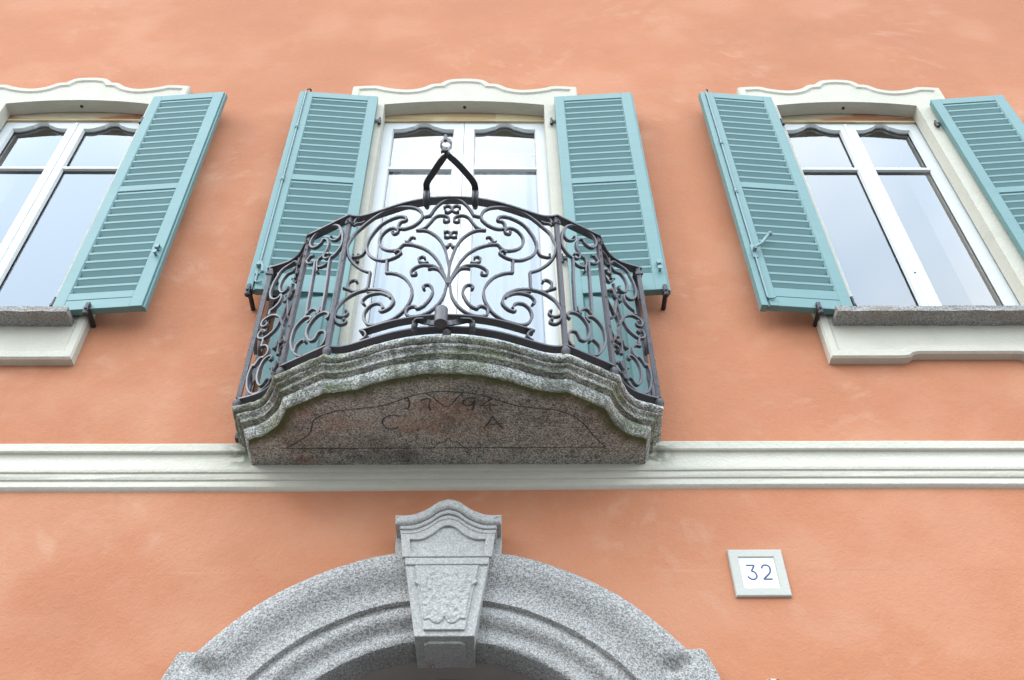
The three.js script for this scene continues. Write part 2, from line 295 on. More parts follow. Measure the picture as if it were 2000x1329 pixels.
// sheer curtains behind the balcony door
for (const s of [-1, 1]) {
  const rows = []; for (let j = 0; j <= 6; j++) { const y = mix(4.75, 7.47, j / 6), r = []; for (let i = 0; i <= 90; i++) { const t = i / 90, x = XC + s * (.045 + .42 * t); r.push([x, y, -.25 + 0.008 * Math.sin(t * 31 + .6 * Math.sin(j * 1.7)) + .008 * Math.sin(t * 17 + s)]); } rows.push(r); }
  const c = thing('curtain', s < 0 ? 'white sheer curtain behind the left leaf of the balcony door' : 'white sheer curtain behind the right leaf of the balcony door', 'curtain', [0, 0, 0], 'curtains of the balcony door');
  part('cloth', gridGeo(rows, null, 3), sheer, c);
  part('curtain_rod', cyl(.008, .008, .52, 10).rotateZ(Math.PI / 2).translate(XC + s * .27, 7.48, -.25), whitePaint, c);
}

// ------------------------------------------------------------------ shutters
function makeShutter(o) {                               // side: -1 opens to the left of its hinge, +1 to the right
  const s = o.side, t = thing('shutter', o.label, 'shutter', [o.hinge, 0, .098], 'teal louvred shutters folded open against the wall');
  t.rotation.y = -s * Math.asin((o.lean ?? .038) / o.w);
  const X = (a, b) => s > 0 ? [a, b] : [-b, -a], b2 = (a, b, y0, y1, z0, z1, r = .003) => boxUV(box(...X(a, b), y0, y1, z0, z1, r));
  const { w, y0, y1, mid0, mid1, low } = o, T = -.042, si = .062, so = w - (o.rod ? .088 : .078);
  const yTop = y1 - .064, yBot = o.yBot;
  part('stile', b2(.0, si, low ?? y0, y1, T, 0), teal, t);
  if (o.rod) {                                          // outer stile with a set-back closing strip and a groove for the rod
    part('stile', b2(so, w - .046, y0, y1, T, 0), teal, t);
    part('closing_strip', [b2(w - .0475, w - .036, y0 + .002, y1 - .002, T + .002, -.010), b2(w - .034, w, y0, y1, T - .006, -.001)], teal, t);
  } else {
    part('stile', b2(so, w - .012, y0, y1, T, 0), teal, t);
    part('closing_strip', b2(w - .0125, w, y0 + .001, y1 - .003, T - .004, -.012), teal, t);
  }
  part('rail', b2(si - .001, so + .001, yTop, y1, T + .001, -.0006), teal, t);
  part('rail', b2(si - .001, so + .001, mid0, mid1, T + .001, -.0006), teal, t);
  if (o.bottomSplit) {
    part('rail', b2(si - .001, so + .001, y0 + .074, yBot, T + .001, -.0006), teal, t);
    part('rail', b2(si - .001, so + .001, y0, y0 + .0725, T + .001, -.0012), teal, t);
  } else part('rail', b2(si - .001, so + .001, y0, yBot, T + .001, -.0006), teal, t);
  // moulded inner edge of each field
  for (const [ya, yb] of [[mid1, yTop], [yBot, mid0]]) {
    const a = X(si, so), outer = [[a[0], ya], [a[1], ya], [a[1], yb], [a[0], yb]], inn = inset(outer, .007);
    part('moulding', boxUV(gridGeo([[...outer, outer[0]].map((p) => [...p, -.0008]), [...inn, inn[0]].map((p) => [...p, -.012])], null, .3)), teal, t);
  }
  // slats, each tilted so that its front edge hangs down
  const slatGeo = boxUV(extrude(shapeOf([[0, .0075], [.0012, .009], [.008, .003], [.027, -.037], [.0255, -.058], [.002, -.0105], [0, -.009]].reverse()), 0, so - si - .004).rotateY(Math.PI / 2).translate(-(so - si - .004) / 2, 0, 0));
  const cx = s * (si + so) / 2;
  for (const [ya, yb, n] of [[mid1, yTop, o.nUp], [yBot, mid0, o.nLow]]) {
    const pitch = (yb - ya) / n;
    for (let i = 0; i < n; i++) { const m = part('slat', slatGeo, teal, t); m.position.set(cx, ya + pitch * (i + .5) + .018, -.0035 + .0006 * Math.sin(i * 5.1)); m.rotation.x = .012 * Math.sin(i * 7.3 + w * 90); }
  }
  if (low !== undefined) {                              // the leaf goes on, narrower, behind the balcony railing
    const lw = o.lowW, lo = lw - .062;
    part('stile', b2(lo, lw, low, y0 - .001, T, -.0004), teal, t);
    part('rail', b2(si, lo, low, low + .12, T + .001, -.0008), teal, t);
    const a = X(si, lo), ya = low + .12, yb = y0 + .035, out = s > 0 ? [[a[0], ya], [a[1], ya], [a[1], yb - .06], [a[0], yb]] : [[a[0], ya], [a[1], ya], [a[1], yb], [a[0], yb - .06]];
    const field = inset(out, .030);
    const p = part('panel', boxUV(extrude(shapeOf(out), T + .008, -.020)), teal, t);
    part('raised_field', boxUV(extrude(shapeOf(field), -.0195, -.009, .006)), teal, p);
    const li = inset(out, .008);
    part('moulding', boxUV(gridGeo([[...out, out[0]].map((q) => [...q, -.001]), [...li, li[0]].map((q) => [...q, -.0197])], null, .3)), teal, t);
  }
  // strap hinges with their pins
  for (const y of o.hinges) {
    const h = part('hinge', [box(...X(-.030, .030), y - .012, y + .012, -.046, -.042), box(...X(-.036, -.022), y - .034, y + .012, -.066, -.038, .003), cyl(.008, .008, .055, 10).translate(-s * .029, y - .012, -.034)], blackIron, t);
    part('pin', cyl(.011, .011, .016, 10).translate(-s * .029, y - .046, -.034), blackIron, h);
  }
  if (o.rod) {
    const rx = s * (w - .041), g = [tube([[rx, y0 + .055, .004], [rx, y1 + .002, .004]], .0055, 4, 8)];
    const r = part('bolt_rod', g, tealMetal, t);
    part('rod_hook', tube([[rx, y1 - .004, .004], [rx - s * .004, y1 + .022, .002], [rx - s * .014, y1 + .044, -.006], [rx - s * .022, y1 + .052, -.018], [rx - s * .020, y1 + .044, -.026]], .0052, 20, 8), blackIron, r);
    part('rod_hook', tube([[rx, y0 + .056, .004], [rx - s * .012, y0 + .046, .008], [rx - s * .036, y0 + .050, .010]], .005, 12, 8), tealMetal, r);
    for (const y of o.guides) part('rod_guide', [box(rx - .010, rx + .010, y + .020, y + .026, -.001, .012), box(rx - .010, rx + .010, y - .026, y - .020, -.001, .012), cyl(.009, .009, .030, 10).translate(rx, y, .005)], tealMetal, r);
    const hy = o.handle, k = part('handle_plate', [box(rx - .013, rx + .013, hy - .055, hy + .055, -.001, .007, .002), cyl(.012, .012, .034, 12).rotateX(Math.PI / 2).translate(rx, hy, .018)], tealMetal, r);
    if (o.handleOut) part('handle', [tube([[rx, hy, .030], [rx - s * .04, hy + .035, .034], [rx - s * .085, hy + .105, .030], [rx - s * .105, hy + .125, .032]], .0085, 24, 8), new THREE.SphereGeometry(.014, 12, 10).translate(rx - s * .105, hy + .127, .032)], tealMetal, k);
    else part('handle', [tube([[rx, hy + .01, .026], [rx - s * .022, hy - .01, .030], [rx - s * .030, hy - .055, .028]], .008, 16, 8), new THREE.SphereGeometry(.011, 10, 8).translate(rx - s * .030, hy - .058, .028)], tealMetal, k);
  } else {
    const kx = s * (w - .040), ky = o.keeper;
    part('keeper', [box(kx - .013, kx + .013, ky + .005, ky + .040, -.001, .004), box(kx - .011, kx + .011, ky + .006, ky + .012, .003, .026, .002), box(kx - .011, kx + .011, ky + .032, ky + .038, .003, .026, .002), box(kx - .011, kx + .011, ky + .011, ky + .033, .022, .026)], tealMetal, t);
    part('keeper', [cyl(.008, .008, .03, 10).rotateX(Math.PI / 2).translate(kx, ky - .030, .012), cyl(.014, .010, .008, 12).rotateX(Math.PI / 2).translate(kx, ky - .030, .026)], tealMetal, t);
  }
  return t;
}
makeShutter({ label: 'teal louvred shutter right of the left-edge window', side: 1, hinge: -2.238, w: .480, y0: 5.490, y1: 7.622, mid0: 6.527, mid1: 6.584, yBot: 5.620, nUp: 14, nLow: 13, hinges: [7.40, 5.62], keeper: 5.93, bottomSplit: true });
makeShutter({ label: 'teal louvred shutter left of the balcony door, its lower half behind the railing', side: -1, hinge: -.772, w: .508, y0: 5.622, y1: 7.630, mid0: 6.618, mid1: 6.676, yBot: 5.762, nUp: 13, nLow: 12, hinges: [7.40, 5.98], rod: true, guides: [7.20, 6.62], handle: 5.79, low: 4.76, lowW: .325 });
makeShutter({ label: 'teal louvred shutter right of the balcony door, its lower half behind the railing', side: 1, hinge: .384, w: .515, y0: 5.622, y1: 7.634, mid0: 6.618, mid1: 6.676, yBot: 5.762, nUp: 13, nLow: 12, hinges: [7.40, 5.98], keeper: 5.80, low: 4.76, lowW: .322, lean: .034 });
makeShutter({ label: 'teal louvred shutter with handle and bolt rod, left of the right-hand window', side: -1, hinge: 1.822, w: .482, y0: 5.492, y1: 7.636, mid0: 6.545, mid1: 6.603, yBot: 5.638, nUp: 14, nLow: 13, hinges: [7.40, 5.62], rod: true, guides: [7.02, 6.50], handle: 5.93, handleOut: true, bottomSplit: true });
makeShutter({ label: 'teal louvred shutter cut off by the right edge of the photo', side: 1, hinge: 2.872, w: .480, y0: 5.492, y1: 7.605, mid0: 6.527, mid1: 6.584, yBot: 5.620, nUp: 14, nLow: 13, hinges: [7.38, 5.62], keeper: 5.93, bottomSplit: true });

// wrought hooks in the wall that hold the shutters open
function holdback(label, x, y, z) {
  const h = thing('shutter_hook', label, 'shutter hook', [x, y, 0], 'iron hooks that hold the shutters open');
  part('shank', tube([[.004, -.002, -.03], [.004, -.002, z * .6], [.002, -.006, z - .006]], .0125, 16, 8), blackIron, h);
  part('catch', [extrude(shapeOf([[-.010, .034], [.010, .037], [.012, .018], [.008, .002], [.013, -.014], [.009, -.032], [-.007, -.034], [-.013, -.016], [-.009, .002], [-.012, .018]].reverse()), z - .008, z + .018, .004, 2), new THREE.SphereGeometry(.015, 12, 8).translate(.001, -.036, z + .004)], blackIron, h);
  part('bolt', cyl(.008, .008, .014, 8).rotateX(Math.PI / 2).translate(0, -.012, z + .018), blackIron, h);
}
holdback('black iron hook under the shutter of the left-edge window', -2.045, 5.485, .115);
holdback('black iron hook under the shutter left of the balcony', -1.262, 5.615, .128);
holdback('black iron hook under the shutter right of the balcony', .868, 5.615, .124);
holdback('black iron hook under the shutter with the handle, left of the right-hand window', 1.632, 5.485, .115);

// ------------------------------------------------------------------ balcony: plan of the railing, half from the middle to the wall
const HALF = [[0, .66], [.1, .654], [.19, .637], [.26, .616], [.33, .589], [.4, .561], [.445, .548], [.48, .547], [.507, .553]], HALF2 = [[.72, .431], [.741, .378], [.772, .322], [.82, .277], [.875, .25], [.944, .226]];
function planHalf(endU, endZ, side0) {
  const a = crSmooth([[-.1, .654], ...HALF], 10).slice(10), b = []; for (let i = 1; i < 12; i++) b.push([mix(.507, .72, i / 12), mix(.553, .431, i / 12)]);
  const last = HALF2.map((p) => [...p]); last[last.length - 1] = [endU, endZ]; last[last.length - 2][1] = mix(.277, endZ, .53);
  const c = crSmooth(last, 10), d = []; for (let i = 1; i <= 10; i++) d.push([mix(endU, side0, i / 10), mix(endZ, -.03, i / 10)]);
  return a.concat(b, c, d);
}
function fullPlan(half) { return half.slice(1).reverse().map(([u, z]) => [-u, z]).concat(half).map(([u, z]) => [XC + u, z]); }
function offsetPlan(pl, d) {
  const turn = [], out = pl.map((p, i) => {
    const a = pl[Math.max(0, i - 1)], b = pl[Math.min(pl.length - 1, i + 1)];
    let t1 = [p[0] - a[0], p[1] - a[1]], t2 = [b[0] - p[0], b[1] - p[1]]; if (i === 0) t1 = t2; if (i === pl.length - 1) t2 = t1;
    const l1 = Math.hypot(...t1), l2 = Math.hypot(...t2); const n1 = [-t1[1] / l1, t1[0] / l1], n2 = [-t2[1] / l2, t2[0] / l2];
    let n = [n1[0] + n2[0], n1[1] + n2[1]]; const l = Math.hypot(...n); n = [n[0] / l, n[1] / l]; const k = d / Math.max(.6, n[0] * n1[0] + n[1] * n1[1]);
    turn[i] = Math.asin(clamp(n1[0] * n2[1] - n1[1] * n2[0], -1, 1));
    return [p[0] + n[0] * k, p[1] + n[1] * k];
  });
  // where the offset runs to the inner side of a sharp corner, the points beside it gather in the corner
  pl.forEach((p, c) => { if (Math.abs(turn[c]) > .35 && turn[c] * d > 0) { const reach = Math.abs(d) * Math.tan(Math.abs(turn[c]) / 2) * 1.05; for (const s of [-1, 1]) { let q = 0; for (let i = c + s; i >= 0 && i < pl.length; i += s) { q += Math.hypot(pl[i][0] - pl[i - s][0], pl[i][1] - pl[i - s][1]); if (q > reach) break; out[i] = [...out[c]]; } } } });
  return out;
}
const RAIL = planHalf(.944, .226, .947), railPlan = fullPlan(RAIL);
const slabPlan = fullPlan(planHalf(.922, .240, .932));

// the stone slab
{
  const slab = thing('balcony_slab', 'curved grey granite balcony slab with mossy mouldings, carved underneath with a date', 'balcony');
  const prof = [[-.068, 4.541], [-.060, 4.548], [-.050, 4.562], [-.044, 4.578], [-.043, 4.594], [-.048, 4.601], [-.052, 4.605], [-.040, 4.609], [-.024, 4.612], [-.0225, 4.617], [-.024, 4.624], [-.023, 4.632], [-.017, 4.637], [-.006, 4.639], [-.003, 4.643], [-.003, 4.649], [-.009, 4.652], [-.012, 4.655], [-.001, 4.656], [.009, 4.659], [.015, 4.664], [.0175, 4.671], [.015, 4.679], [.008, 4.685], [-.008, 4.688]];
  const vs = [0]; for (let i = 1; i < prof.length; i++) vs.push(vs[i - 1] + Math.hypot(prof[i][0] - prof[i - 1][0], prof[i][1] - prof[i - 1][1]));
  const S = [0]; for (let i = 1; i < slabPlan.length; i++) S.push(S[i - 1] + Math.hypot(slabPlan[i][0] - slabPlan[i - 1][0], slabPlan[i][1] - slabPlan[i - 1][1]));
  const LEN = S[S.length - 1], VL = vs[vs.length - 1];
  // soften the corners of the plan along the profile, then roughen the hewn surface
  const rows = prof.map(([d, y], k) => offsetPlan(slabPlan, d).map((p, i) => { const n = fbm(S[i] * 16 + 9, k * 1.3, 3) - .5, m = fbm(S[i] * 45 + 3, k * 2.1 + 40, 2) - .5; return [p[0] + .004 * n * Math.sign(p[0] - XC), y + .005 * n + .003 * m, p[1] + .006 * n + .003 * m]; }));
  const slabMap = colorTex(2048, 256, LEN, VL, (x, y, o, i, j) => {
    granite(x, y * 1.0 + 3, o, .345, .62, [1.0, 1.0, .90]);
    const X = x, n = fbm(X * 7, y * 30 + 8, 4), n2 = fbm(X * 26 + 60, y * 60, 3), n3 = vn(X * 180, y * 180);
    // moss and algae: along the lower arris, in the grooves, thin streaks between
    const low = smooth(.016, .0, y) * smooth(.25, .5, n + .15 * n2), g1 = smooth(.022, .0, Math.abs(y - vs[8])) * smooth(.30, .55, n), g2 = smooth(.016, .0, Math.abs(y - vs[17])) * smooth(.32, .56, n2 + .05);
    const veil = smooth(.44, .68, n) * .58 + smooth(.52, .75, n2) * .3;
    const moss = clamp(Math.max(low, .8 * g1, .7 * g2, veil) * (.55 + .6 * n3));
    const black = Math.max(smooth(.56, .76, fbm(X * 9 + 30, y * 22 + 5, 4)) * .55, smooth(.56, .74, fbm(X * 34 + 12, y * 7 + 2, 3)) * .5);
    const mg = .8 + .5 * (n2 - .5);
    o[0] = mix(o[0], .105 * mg, moss); o[1] = mix(o[1], .122 * mg, moss); o[2] = mix(o[2], .032 * mg, moss);
    for (let c = 0; c < 3; c++) o[c] = mix(o[c], [.06, .058, .045][c], black);
  }, THREE.ClampToEdgeWrapping);
  const slabMat = std({ map: slabMap, bumpMap: graniteBump, bumpScale: .006, roughness: .95 });
  part('moulded_edge', gridGeo(rows, rows.map((r, k) => r.map((p, i) => [S[i], vs[k]])), 1.0), slabMat, slab);
  const outline = (row) => row.map((p) => [p[0], -p[2]]);
  const top = new THREE.ShapeGeometry(shapeOf(outline(rows[rows.length - 1]).reverse())).rotateX(-Math.PI / 2).translate(0, 4.6875, 0);
  part('top', boxUV(top), stone, slab);
  // underside with incised date, initials and border
  const CW = 2048, CH = 768, MW = 2.0, MH = .75, X0 = XC - 1, cv = document.createElement('canvas'); cv.width = CW; cv.height = CH;
  const c = cv.getContext('2d'); c.fillStyle = '#000'; c.fillRect(0, 0, CW, CH); c.strokeStyle = '#fff'; c.lineCap = c.lineJoin = 'round';
  const PX = (x, z) => [(x - X0) / MW * CW, (1 - z / MH) * CH];
  const line = (pts, wd) => { c.lineWidth = wd * 1.7; c.beginPath(); crSmooth(pts, 8).forEach(([x, z], i) => { const q = PX(x, z); i ? c.lineTo(...q) : c.moveTo(...q); }); c.stroke(); };
  const straight = (pts, wd) => { c.lineWidth = wd * 1.7; c.beginPath(); pts.forEach(([x, z], i) => { const q = PX(x, z); i ? c.lineTo(...q) : c.moveTo(...q); }); c.stroke(); };
  line([[-.909, .136], [-.80, .227], [-.765, .318], [-.679, .366], [-.58, .384], [-.47, .404], [-.345, .462], [-.27, .480], [-.196, .486], [-.067, .466], [.073, .405], [.17, .385], [.262, .370], [.35, .314], [.423, .207], [.476, .141]], 4);
  straight([[-.93, .134], [.47, .139]], 3.5);
  line([[-.290, .474], [-.262, .452], [-.235, .418], [-.206, .396], [-.180, .418], [-.160, .452], [-.140, .474]], 4);
  line([[-.285, .13], [-.262, .15], [-.245, .172], [-.222, .176], [-.206, .198], [-.190, .176], [-.165, .172], [-.150, .15], [-.125, .13]], 3.5);
  const D = (x, z, pts, wd = 5) => line(pts.map(([a, b]) => [x + a * .062, z + b * .062]), wd);
  D(-.372, .395, [[-.05, .78], [.12, .86], [.20, .4], [.10, -.10], [-.12, -.16]]);                                             // 1
  D(-.296, .390, [[-.25, .72], [.05, .86], [.38, .80], [.30, .45], [.26, .1], [.34, -.22]]);                                  // 7
  D(-.108, .385, [[.30, .95], [-.10, 1.0], [-.42, .75], [-.45, .40], [-.15, .25], [.15, .42], [.30, .75], [.24, .25], [.12, -.15]]);   // 9
  D(-.038, .385, [[.30, .90], [-.10, .55], [-.42, .25]]); D(-.038, .385, [[-.42, .25], [.05, .28], [.55, .30]]); D(-.038, .385, [[.16, .55], [.18, .1], [.24, -.22]]);   // 4
  D(-.455, .268, [[.72, 1.12], [.30, 1.22], [-.25, .95], [-.42, .45], [-.20, -.02], [.25, -.15], [.62, .02]], 5.5);            // C
  D(-.025, .262, [[-.45, -.05], [-.10, .60], [.16, 1.22]], 5); D(-.025, .262, [[.16, 1.22], [.45, .6], [.85, -.02]], 5.5); D(-.025, .262, [[-.25, .42], [.2, .40], [.62, .42]], 4);   // A
  for (const [x, z] of [[-.335, .252], [.118, .258], [-.155, .285]]) { c.fillStyle = '#fff'; c.beginPath(); const q = PX(x, z); c.arc(q[0], q[1], 5.5, 0, 7); c.fill(); }
  const cut = c.getImageData(0, 0, CW, CH).data, cutAt = (i, j) => cut[((CH - 1 - j) * CW + i) * 4] / 255;
  const poly = rows[0].map((p) => [p[0], p[2]]), edge = (x, z) => { let m = 9; for (let i = 12; i < poly.length - 12; i += 2) { const a = poly[i], dx = x - a[0], dz = z - a[1], q = dx * dx + dz * dz; if (q < m) m = q; } return Math.sqrt(m); };
  const soffitMap = colorTex(CW, CH, MW, MH, (x, z, o, i, j) => {
    const X = X0 + x; granite(x * 1.0 + 7, z, o, .30, .62, [1.02, 1.0, .86]);
    const a = fbm(x * 3.5 + 4, z * 7 + 3, 4), r = smooth(.55, .74, fbm(x * 3.1 + 40, z * 7 + 11, 4)), dk = smooth(.50, .72, fbm(x * 2.6 + 90, z * 5 + 70, 4)), sp = smooth(.60, .72, fbm(x * 22, z * 26, 3));
    const m = .42 * r * (.5 + .9 * vn(x * 50, z * 50));
    o[0] = mix(o[0], .27, m); o[1] = mix(o[1], .125, m); o[2] = mix(o[2], .065, m);
    for (let q = 0; q < 3; q++) { o[q] *= (1 - .38 * dk) * (.8 + .4 * a) * (1 - .25 * sp); }
    const e = (i & 1) ? 0 : 0, dist = edge(X, z) + .035 * (fbm(x * 14, z * 14, 3) - .5) + .012 * (vn(x * 70, z * 70) - .5), ms = smooth(.072, .008, dist) * .95;
    o[0] = mix(o[0], .060, ms); o[1] = mix(o[1], .068, ms); o[2] = mix(o[2], .020, ms);
    const ct = cutAt(i, j) * (.60 + .3 * vn(x * 60, z * 60)); for (let q = 0; q < 3; q++) o[q] = mix(o[q], .025, ct);
  }, THREE.ClampToEdgeWrapping);
  const soffitBump = heightTex(CW, CH, MW, MH, (x, z, i, j) => .55 * fbm(x * 60, z * 60, 3) + .2 * vn(x * 200, z * 200) + .25 - .25 * cutAt(i, j));
  soffitBump.wrapS = soffitBump.wrapT = THREE.ClampToEdgeWrapping;
  const rim = offsetPlan(slabPlan, prof[0][0]).filter((p, i, a) => !i || Math.hypot(p[0] - a[i - 1][0], p[1] - a[i - 1][1]) > .004);
  const sg = new THREE.ShapeGeometry(shapeOf(rim)); { const u = sg.attributes.uv; for (let i = 0; i < u.count; i++) u.setXY(i, u.getX(i) - X0, u.getY(i)); }
  sg.rotateX(Math.PI / 2).translate(0, 4.5425, 0);
  part('underside', sg, std({ map: soffitMap, bumpMap: soffitBump, bumpScale: .010, roughness: .97 }), slab, 'brown stained underside with carved date, initials and border line');
}

// ------------------------------------------------------------------ wrought iron railing
const railing = thing('balcony_railing', 'curved wrought iron railing with scrollwork standing on the stone balcony', 'railing');
const SR = [0]; for (let i = 1; i < RAIL.length; i++) SR.push(SR[i - 1] + Math.hypot(RAIL[i][0] - RAIL[i - 1][0], RAIL[i][1] - RAIL[i - 1][1]));
const NR = RAIL.map((p, i) => { const a = RAIL[Math.max(0, i - 1)], b = RAIL[Math.min(RAIL.length - 1, i + 1)], t = [b[0] - a[0], b[1] - a[1]], l = Math.hypot(...t); return i === 0 ? [0, 1] : [-t[1] / l, t[0] / l]; });
function railPoint(s, h, dep, side) {                   // along the plan, above the slab, out of the plane of the bars
  let sg = side; if (s < 0) { s = -s; sg = -sg; }
  let i = 1; while (i < SR.length - 1 && SR[i] < s) i++;
  const t = (s - SR[i - 1]) / (SR[i] - SR[i - 1]), a = RAIL[i - 1], b = RAIL[i], na = NR[i - 1], nb = NR[i], k = clamp(t);
  const u = a[0] + (b[0] - a[0]) * t + (na[0] + (nb[0] - na[0]) * k) * dep, z = a[1] + (b[1] - a[1]) * t + (na[1] + (nb[1] - na[1]) * k) * dep;
  return [XC + sg * u, 4.70 + h, z];
}
function barGeo(pts, w, depth, side, taper, dep0 = 0) { // flat bar that follows a line on the railing surface
  const n = pts.length, rows = [], ch = Math.min(.002, w * .2);
  let L = [0]; for (let i = 1; i < n; i++) L.push(L[i - 1] + Math.hypot(pts[i][0] - pts[i - 1][0], pts[i][1] - pts[i - 1][1]));
  for (let i = 0; i < n; i++) {
    const a = pts[Math.max(0, i - 1)], b = pts[Math.min(n - 1, i + 1)], p = pts[i];
    let t1 = [p[0] - a[0], p[1] - a[1]], t2 = [b[0] - p[0], b[1] - p[1]]; if (i === 0) t1 = t2; if (i === n - 1) t2 = t1;
    const l1 = Math.hypot(...t1) || 1e-6, l2 = Math.hypot(...t2) || 1e-6; const n1 = [-t1[1] / l1, t1[0] / l1], n2 = [-t2[1] / l2, t2[0] / l2];
    let m = [n1[0] + n2[0], n1[1] + n2[1]]; const ml = Math.hypot(...m) || 1; m = [m[0] / ml, m[1] / ml]; const k = 1 / Math.max(.55, m[0] * n1[0] + m[1] * n1[1]);
    const f = taper ? 1 - taper * smooth(.55, 1, L[i] / L[n - 1]) : 1, hw = w / 2 * f * k;
    const q = (o, d) => railPoint(p[0] + m[0] * o, p[1] + m[1] * o, dep0 + d, side);
    rows.push([q(-hw, -ch), q(-hw + ch, 0), q(hw - ch, 0), q(hw, -ch), q(hw, -depth), q(-hw, -depth), q(-hw, -ch)]);
  }
  const g = gridGeo(rows, null, .7), cap = (r, flip) => { const o = [r[0], r[1], r[2], r[3], r[4], r[5]], v = []; for (let i = 1; i < 5; i++) flip ? v.push(...o[0], ...o[i + 1], ...o[i]) : v.push(...o[0], ...o[i], ...o[i + 1]); const c = new THREE.BufferGeometry(); c.setAttribute('position', new THREE.Float32BufferAttribute(v, 3)); c.setAttribute('uv', new THREE.Float32BufferAttribute(new Float32Array(v.length / 3 * 2), 2)); c.computeVertexNormals(); return c; };
  return fixWinding(merge([g, cap(rows[0], true), cap(rows[n - 1], false)]));
}
function fixWinding(g) {                                // turn the faces outwards when the mirrored side came out inside out
  const p = g.attributes.position.array; let v = 0;
  for (let i = 0; i < p.length; i += 9) v += p[i] * (p[i + 4] * p[i + 8] - p[i + 5] * p[i + 7]) + p[i + 1] * (p[i + 5] * p[i + 6] - p[i + 3] * p[i + 8]) + p[i + 2] * (p[i + 3] * p[i + 7] - p[i + 4] * p[i + 6]);
  if (v < 0) { const n = g.attributes.normal.array, u = g.attributes.uv.array; for (let i = 0; i < p.length; i += 9) for (let c = 0; c < 3; c++) { [p[i + 3 + c], p[i + 6 + c]] = [p[i + 6 + c], p[i + 3 + c]]; [n[i + 3 + c], n[i + 6 + c]] = [n[i + 6 + c], n[i + 3 + c]]; } for (let i = 0; i < n.length; i++) n[i] = -n[i]; }
  return g;
}
function polyOf(text, step = .006) {                    // 's,h s,h | s,h ...' in millimetres -> smooth line with corners at |
  let out = [];
  for (const seg of text.split('|')) {
    const p = seg.trim().split(' ').map((q) => q.split(',').map((v) => v / 1000));
    const c = p.length > 2 ? new THREE.CatmullRomCurve3(p.map(([a, b]) => new THREE.Vector3(a, b, 0)), false, 'centripetal') : null;
    const len = c ? c.getLength() : Math.hypot(p[1][0] - p[0][0], p[1][1] - p[0][1]), n = Math.max(4, Math.round(len / step));
    for (let i = out.length ? 1 : 0; i <= n; i++) { if (c) { const v = c.getPointAt(i / n); out.push([v.x, v.y]); } else out.push([mix(p[0][0], p[1][0], i / n), mix(p[0][1], p[1][1], i / n)]); }
  }
  return out;
}
